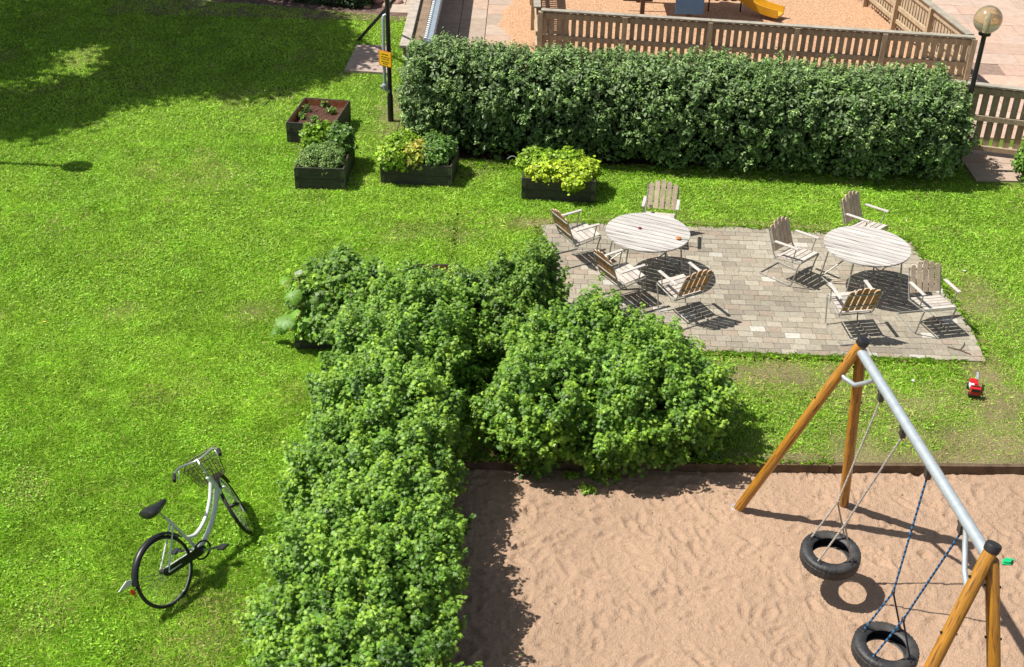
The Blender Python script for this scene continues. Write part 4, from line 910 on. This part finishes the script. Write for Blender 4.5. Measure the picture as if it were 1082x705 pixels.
def tyre_swing(c, tilt, label, h1, h2, ropemat, upper, blue):
    t = thing('tyre_swing', label, 'tyre swing', c, group='tyre swings on the frame')
    N3 = np.array([tilt[0], tilt[1], 1.0]); N3 /= np.linalg.norm(N3); X3 = np.cross([0, 1, 0], N3); X3 /= np.linalg.norm(X3); Y3 = np.cross(N3, X3)
    Ro, hw, ri = .305, .088, .185
    prof = [(ri, -.062), (ri+.01, -.075), (ri+.05, -hw), (Ro-.03, -hw+.006), (Ro-.008, -hw+.020), (Ro, -.05), (Ro-.006, -.030), (Ro, -.028), (Ro, .0), (Ro, .028), (Ro-.006, .030), (Ro, .05), (Ro-.008, hw-.020), (Ro-.03, hw-.006), (ri+.05, hw), (ri+.01, .075), (ri, .062), (ri+.012, .055), (ri+.06, .070), (Ro-.035, .068), (Ro-.02, .03), (Ro-.02, -.03), (Ro-.035, -.068), (ri+.06, -.070), (ri+.012, -.055)]
    mb = MB(); n = 120; vs = []
    for j, (r, z) in enumerate(prof):
        for k in range(n):
            rr = r
            if 4 <= j <= 12 and j not in (6, 10) and k % 3 == 0: rr = r-.006
            a = 2*math.pi*k/n; vs.append(X3*rr*math.cos(a)+Y3*rr*math.sin(a)+N3*z)
    m = len(prof); mb.add(vs, [(i*n+k, i*n+(k+1) % n, ((i+1) % m)*n+(k+1) % n, ((i+1) % m)*n+k) for i in range(m) for k in range(n)]); mb.build('tyre', RUBBER, t, True)
    p1 = A_+(B_-A_)*h1-np.array([0, 0, .18])-c; p2 = A_+(B_-A_)*h2-np.array([0, 0, .18])-c
    at = []
    for a in (135, 45, 225, 315):       # four plates on the sidewall: far pair, near pair
        q = X3*.245*math.cos(R(a))+Y3*.245*math.sin(R(a))+N3*(hw-.01)
        at.append(q); tx = -X3*math.sin(R(a))+Y3*math.cos(R(a)); mb = MB(); e_ = X3*math.cos(R(a))+Y3*math.sin(R(a))
        mb.box(q+N3*.008, (.10, .05, .014), (tx, e_, N3), ch=.003); mb.build('anchor_plate', BLACKM, t)
    j1 = (at[0]+at[1])/2*[.9, .9, 1]+[0, 0, .40]; j1 = j1*.93+p1*.07; j2 = (at[2]+at[3])/2*[.9, .9, 1]+[0, 0, .40]; j2 = j2*.93+p2*.07
    def rope(name, P0, P1, r, m_, twist=False):
        mb = MB(); k = max(2, int(np.linalg.norm(np.array(P1)-P0)/.028))
        if twist:
            for i in range(k):
                a, b = P0+(P1-P0)*(i/k), P0+(P1-P0)*((i+1)/k); mb.col = (.03, .16, .34) if i % 2 else (.015, .03, .07); mb.tube([a, (a+b)/2, b], [r*.8, r*1.15, r*.8], 7, caps=False)
        else:
            pts = [P0+(P1-P0)*(i/(2*k)) for i in range(2*k+1)]; mb.tube(pts, [r*(1.15 if i % 2 else .85) for i in range(2*k+1)], 7)
        return mb.build(name, m_, t, True)
    for (p, j, q) in ((p1, j1, (at[0], at[1])), (p2, j2, (at[2], at[3]))):
        rope('rope', p, j, .010, ropemat, blue)
        rope('rope', j, q[0], .010, ropemat, blue); rope('rope', j, q[1], .009, ROPED if blue else ropemat)
        mb = MB(); mb.tube([j-[0, 0, .015], j+[0, 0, .02]], .018, 8); mb.build('knot', ROPED if blue else ropemat, t, True)
tyre_swing(np.array([3.33, 9.56, .38]), (-.02, -.05), 'black tyre swing on pale grey ropes, hanging at the far end of the crossbar', HT[0], HT[1], ROPEW, 0, False)
tyre_swing(np.array([3.56, 8.22, .43]), (.04, -.02), 'black tyre swing on blue ropes, hanging nearest the camera', HT[2], HT[3], ROPEB, 0, True)

# ------------------------------------------------------------------ bicycle
def bicycle():
    s = 1.047; h = np.array([.4617, .887, 0]); l = np.array([-h[1], h[0], 0]); lean = R(21)
    upv = np.array([0, 0, 1])*math.cos(lean)+l*math.sin(lean); lf = l*math.cos(lean)-np.array([0, 0, 1])*math.sin(lean)
    org = np.array([-3.287, 9.037, 0.0])
    t = thing('bicycle', 'silver step-through bicycle with a wire front basket parked on the lawn', 'bicycle', org)
    K0 = lambda p: (h*p[0]+lf*p[1]+upv*p[2])*s
    K = lambda p: K0((p[0]+.10*min(1, max(0, (p[0]-.40)/.45)), p[1], p[2]))
    # steering
    a0, a1 = np.array([.97, 0, .60]), np.array([.895, 0, .92]); ax = (a1-a0)/np.linalg.norm(a1-a0); st = R(45.5)
    def rot(p):
        v = np.array(p, float)+[.10, 0, 0]-a0; return a0+v*math.cos(st)+np.cross(ax, v)*math.sin(st)+ax*np.dot(ax, v)*(1-math.cos(st))
    KF = lambda p: K0(rot(p))
    def wheel(k, c):
        r = .345; e = []
        def circ(rad, y=0, n=48): return [k((c[0]+rad*math.cos(a), y, c[2]+rad*math.sin(a))) for a in np.linspace(0, 2*math.pi, n+1)[:-1]]
        w = MB(); w.tube(circ(.318), .010*s, 8, closed=True); wh = w.build('wheel', CHROME, t, True)
        m = MB(); m.tube(circ(r-.016), .0185*s, 10, closed=True); m.build('tyre', mat('bike_tyre', (.022, .022, .023), rough=.65, var=.3, vscale=30), wh, True)
        m = MB()
        for i in range(28):
            a = 2*math.pi*i/28; y = .028 if i % 2 else -.028; m.tube([k((c[0]+.02*math.cos(a+.5), y, c[2]+.02*math.sin(a+.5))), k((c[0]+.315*math.cos(a), 0, c[2]+.315*math.sin(a)))], .0018*s, 4)
        m.build('spokes', CHROME, wh)
        m = MB(); m.tube([k((c[0], -.055, c[2])), k((c[0], .055, c[2]))], .022*s, 12); m.tube([k((c[0], -.035, c[2])), k((c[0], -.03, c[2]))], .038*s, 12); m.build('hub', BLACKM, wh, True)
        return wh
    wheel(K, (0, 0, .345)); wheel(KF, (1.10, 0, .345))
    T = lambda pts, r, k=K: MB().tube([k(p) for p in pts], r*s, 12)
    def sm(pts, n=6):
        P = [np.array(p, float) for p in pts]; P = [P[0]]+P+[P[-1]]; o = []
        for i in range(1, len(P)-2):
            for u in np.linspace(0, 1, n, endpoint=False): o.append(.5*((2*P[i])+(-P[i-1]+P[i+1])*u+(2*P[i-1]-5*P[i]+4*P[i+1]-P[i+2])*u*u+(-P[i-1]+3*P[i]-3*P[i+1]+P[i+2])*u**3))
        o.append(P[-2]); return o
    m = MB()
    m.tube([K(p) for p in sm([(.845, 0, .66), (.76, 0, .52), (.64, 0, .39), (.52, 0, .31), (.44, 0, .28)])], .027*s, 14)
    m.tube([K(p) for p in sm([(.83, 0, .78), (.74, 0, .62), (.62, 0, .49), (.48, 0, .43), (.38, 0, .47)])], .021*s, 14)
    m.tube([K((.44, 0, .28)), K((.27, 0, .78))], .017*s, 12); m.tube([K((.87, 0, .60)), K((.815, 0, .83))], .023*s, 14)
    for y in (-1, 1):
        m.tube([K((0, .06*y, .345)), K((.40, .045*y, .29))], .009*s, 8); m.tube([K((0, .06*y, .345)), K((.30, .02*y, .69))], .009*s, 8)
    m.build('frame', SILVER, t, True)
    m = MB()
    for y in (-1, 1): m.tube([KF(p) for p in sm([(1.10, .055*y, .345), (1.03, .055*y, .40), (.93, .05*y, .62)])], .011*s, 10)
    m.tube([KF((.93, -.055, .62)), KF((.93, .055, .62))], .014*s, 10); m.tube([KF((.93, 0, .62)), KF((.80, 0, .90))], .016*s, 10); m.build('fork', SILVER, t, True)
    def guard(k, c, a0_, a1_, m_, nm):
        m = MB(); n = 26; vs = []
        for i in range(n):
            a = R(a0_+(a1_-a0_)*i/(n-1))
            for (dr, y) in ((.002, -.036), (.02, -.024), (.028, 0), (.02, .024), (.002, .036), (.006, .030), (.020, 0), (.006, -.030)):
                r = .352+dr; vs.append(k((c[0]+r*math.cos(a), y, c[2]+r*math.sin(a))))
        m.add(vs, [(i*8+q, i*8+(q+1) % 8, (i+1)*8+(q+1) % 8, (i+1)*8+q) for i in range(n-1) for q in range(8)]); return m.build(nm, m_, t, True)
    guard(K, (0, 0, .345), 28, 165, BLACK, 'rear_mudguard'); guard(KF, (1.10, 0, .345), 20, 125, BLACK, 'front_mudguard')
    # white tail and red reflector
    m = MB(); m.prism([(-.10, 0), (.03, -.03), (.09, 0), (.02, .035)], 0, .01, (h*s, upv*s, lf*s), K((-.42, .0, .50))); m.build('tail_flag', WHITEP, t)
    m = MB(); m.lathe([(.004, 0), (.032, .002), (.034, .014), (.004, .02)], K((-.385, 0, .40)), (lf*s, upv*s, -h*s), 14); m.build('reflector', REFL, t, True)
    m = MB(); m.tube([K((-.385, 0, .40)), K((-.3, .0, .42))], .006, 6); m.build('stay', BLACKM, t)
    # chain guard, cranks, pedals
    m = MB(); out = [(-.04, .33), (.0, .305), (.42, .245), (.48, .25), (.50, .28), (.48, .315), (.43, .33), (.02, .385), (-.03, .375)]
    m.prism(out, .048, .062, (h*s, upv*s, -lf*s), (0, 0, 0)); m.build('chain_guard', BLACK, t, True)
    m = MB(); m.tube([K((.44, -.09, .28)), K((.44, .09, .28))], .018*s, 10); m.bar(K((.44, -.085, .28)), K((.58, -.085, .20)), .022, .012, lf); m.bar(K((.44, .085, .28)), K((.30, .085, .36)), .022, .012, lf); m.build('cranks', CHROME, t)
    m = MB(); m.tube([K((.44+.085*math.cos(a), -.055, .28+.085*math.sin(a))) for a in np.linspace(0, 2*math.pi, 25)[:-1]], .010*s, 8, closed=True); m.build('chainring', BLACKM, t, True)
    for (x, y, z) in ((.58, -.14, .20), (.30, .14, .36)): m = MB(); m.box(K((x, y, z)), (.09*s, .09*s, .024*s), (h, lf, upv), ch=.006); m.build('pedal', BLACKM, t)
    # saddle and post
    m = MB(); m.tube([K((.27, 0, .76)), K((.215, 0, .90))], .012*s, 10); m.build('seat_post', CHROME, t, True)
    m = MB(); vs = []; n = 12
    for (x, w, z, d) in ((-.135, .04, 0, .03), (-.12, .095, .012, .055), (-.05, .11, .014, .07), (.02, .075, .004, .06), (.08, .04, 0, .045), (.13, .028, .004, .035), (.15, .014, 0, .02)):
        for k_ in range(n):
            a = 2*math.pi*k_/n; vs.append(K((.20+x, w*math.cos(a), .93+z+(d*.55 if math.sin(a) > 0 else d)*math.sin(a))))
    m.add(vs, [(i*n+q, i*n+(q+1) % n, (i+1)*n+(q+1) % n, (i+1)*n+q) for i in range(6) for q in range(n)]+[tuple(range(n)), tuple(range(6*n, 7*n))]); m.build('saddle', BLACK, t, True)
    # handlebar
    m = MB(); m.tube([KF((.81, 0, .84)), KF((.785, 0, 1.0)), KF((.83, 0, 1.03))], .014*s, 10); m.build('stem', CHROME, t, True)
    hb = sm([(.62, -.25, 1.03), (.71, -.245, 1.05), (.80, -.18, 1.06), (.83, -.05, 1.03), (.83, .05, 1.03), (.80, .18, 1.06), (.71, .245, 1.05), (.62, .25, 1.03)])
    m = MB(); m.tube([KF(p) for p in hb], .012*s, 10); m.build('handlebar', CHROME, t, True)
    for y in (-1, 1):
        m = MB(); m.tube([KF((.60, .252*y, 1.027)), KF((.71, .246*y, 1.05))], .019*s, 12); m.build('grip', BLACKM, t, True)
        m = MB(); m.tube([KF((.78, .20*y, 1.05)), KF((.73, .21*y, 1.01)), KF((.64, .23*y, 1.0))], .006*s, 8); m.build('brake_lever', CHROME, t, True)
    # basket
    m = MB(); top = [(.86, -.19), (.86, .19), (1.13, .16), (1.13, -.16)]; bot = [(.90, -.14), (.90, .14), (1.08, .12), (1.08, -.12)]; z0, z1 = .74, .98
    def lp(P, s_): n_ = len(P); i = int(s_*n_) % n_; u = s_*n_-int(s_*n_); return np.array(P[i])*(1-u)+np.array(P[(i+1) % n_])*u
    for j in range(6):
        f = j/5; P = [(a[0]*(1-f)+b[0]*f, a[1]*(1-f)+b[1]*f, z0+(z1-z0)*f) for a, b in zip(bot, top)]; m.tube([KF(p) for p in P], (.006 if j == 5 else .0021)*s, 5, closed=True)
    for i in range(40): q0, q1 = lp(bot, i/40), lp(top, i/40); m.tube([KF((*q0, z0)), KF((*q1, z1))], .0025*s, 4)
    for i in range(9): f = i/8; m.tube([KF((.90+.18*f, -.14+.02*f, z0)), KF((.90+.18*f, .14-.02*f, z0))], .0025*s, 4)
    m.build('basket', mat('basket_wire', (.06, .045, .03), rough=.5, metal=.3), t)
    m = MB(); m.tube([K((.30, .05, .30)), K((.22, .26, .12))], .009*s, 8); m.build('kickstand', CHROME, t, True)
    m = MB(); m.tube([K(p) for p in sm([(.84, .03, .88), (.93, .06, .84), (.90, .04, .7), (.86, .03, .64)])], .0035*s, 6); m.build('cable', BLACKM, t)
    return t
bicycle()

# ------------------------------------------------------------------ small things on lawn and sand
p = G(1028, 414, .03); t = thing('toy_truck', 'red and white toy truck left on the grass above the sandpit', 'toy', p, R(-12))
t.location = (p[0], p[1], .02)
mb = MB(); mb.box((0, 0, .045), (.11, .30, .03), ch=.006); mb.build('chassis', BLACKM, t)
mb = MB(); mb.prism([(-.15, .06), (-.06, .06), (-.06, .15), (-.085, .16), (-.135, .145), (-.15, .10)], -.06, .06, ((0, 1, 0), (0, 0, 1), (1, 0, 0))); mb.build('cab', RED, t)
mb = MB(); mb.box((0, -.099, .154), (.10, .02, .02), ch=.004); mb.box((0, -.148, .122), (.10, .012, .035)); mb.build('windscreen', BLACK, t)
mb = MB(); mb.box((0, .02, .085), (.12, .10, .05), ch=.01); mb.build('body', WHITEP, t)
mb = MB(); mb.box((0, .09, .10), (.10, .09, .08), ch=.015); mb.box((.02, .02, .125), (.05, .05, .03), ch=.008); mb.build('turret', RED, t)
mb = MB(); mb.bar((.03, .08, .15), (.045, .23, .17), .025, .02); mb.build('ladder', GALV, t)
for x in (-.058, .058):
    for y in (-.10, .09): mb = MB(); mb.tube([(x-.012, y, .03), (x+.012, y, .03)], .032, 14); mb.build('wheel', BLACKM, t, True)
p = G(1064, 595, -.1); t = thing('sand_mould', 'small green plastic sand mould lying in the sand right of the swing', 'toy', (p[0], p[1], -.088), R(25))
mb = MB(); out = [(.065*math.cos(a)*(1+.12*math.cos(4*a)), .045*math.sin(a)*(1+.12*math.cos(4*a))) for a in np.linspace(0, 2*math.pi, 25)[:-1]]; mb.prism(out, 0, .008); mb.prism([(x*.75, y*.75) for x, y in out], .0085, .032); mb.build('mould', GREENP, t, True)
mb = MB(); mb.tube([(.055, 0, .02), (.085, .01, .02), (.085, -.02, .02), (.055, -.012, .02)], .005, 6); mb.build('tab', GREENP, t, True)
for j_, (px, py, s_, m_, nm, lab, ct) in enumerate(((965, 402, .022, WHITEP, 'pebble', 'small white pebble on the grass below the patio', 'pebble'), (47, 340, .03, None, 'fallen_leaf', 'single yellow leaf lying alone on the left lawn', 'leaf'), (8, 201, .02, BLACKM, 'pebble', 'tiny dark pebble at the left edge of the lawn', 'pebble'), (1019, 286, .03, WHITEP, 'paper_scrap', 'small white paper scrap on the grass right of the patio', 'paper'))):
    p = G(px, py, .04); mb = MB()
    if m_ is None or nm == 'paper_scrap': mb.prism([(-s_, -.3*s_), (.2*s_, -.6*s_), (s_, .1*s_), (.1*s_, .6*s_)], .0, .003)
    else: mb.lathe([(.003, -s_*.6), (s_*.8, -s_*.3), (s_, 0), (s_*.7, s_*.4), (.003, s_*.6)], n=9)
    o = mb.build(nm, m_ or mat('yellow_leaf', (.62, .42, .05), rough=.7)); o.location = tuple(p); tag(o, lab, ct)
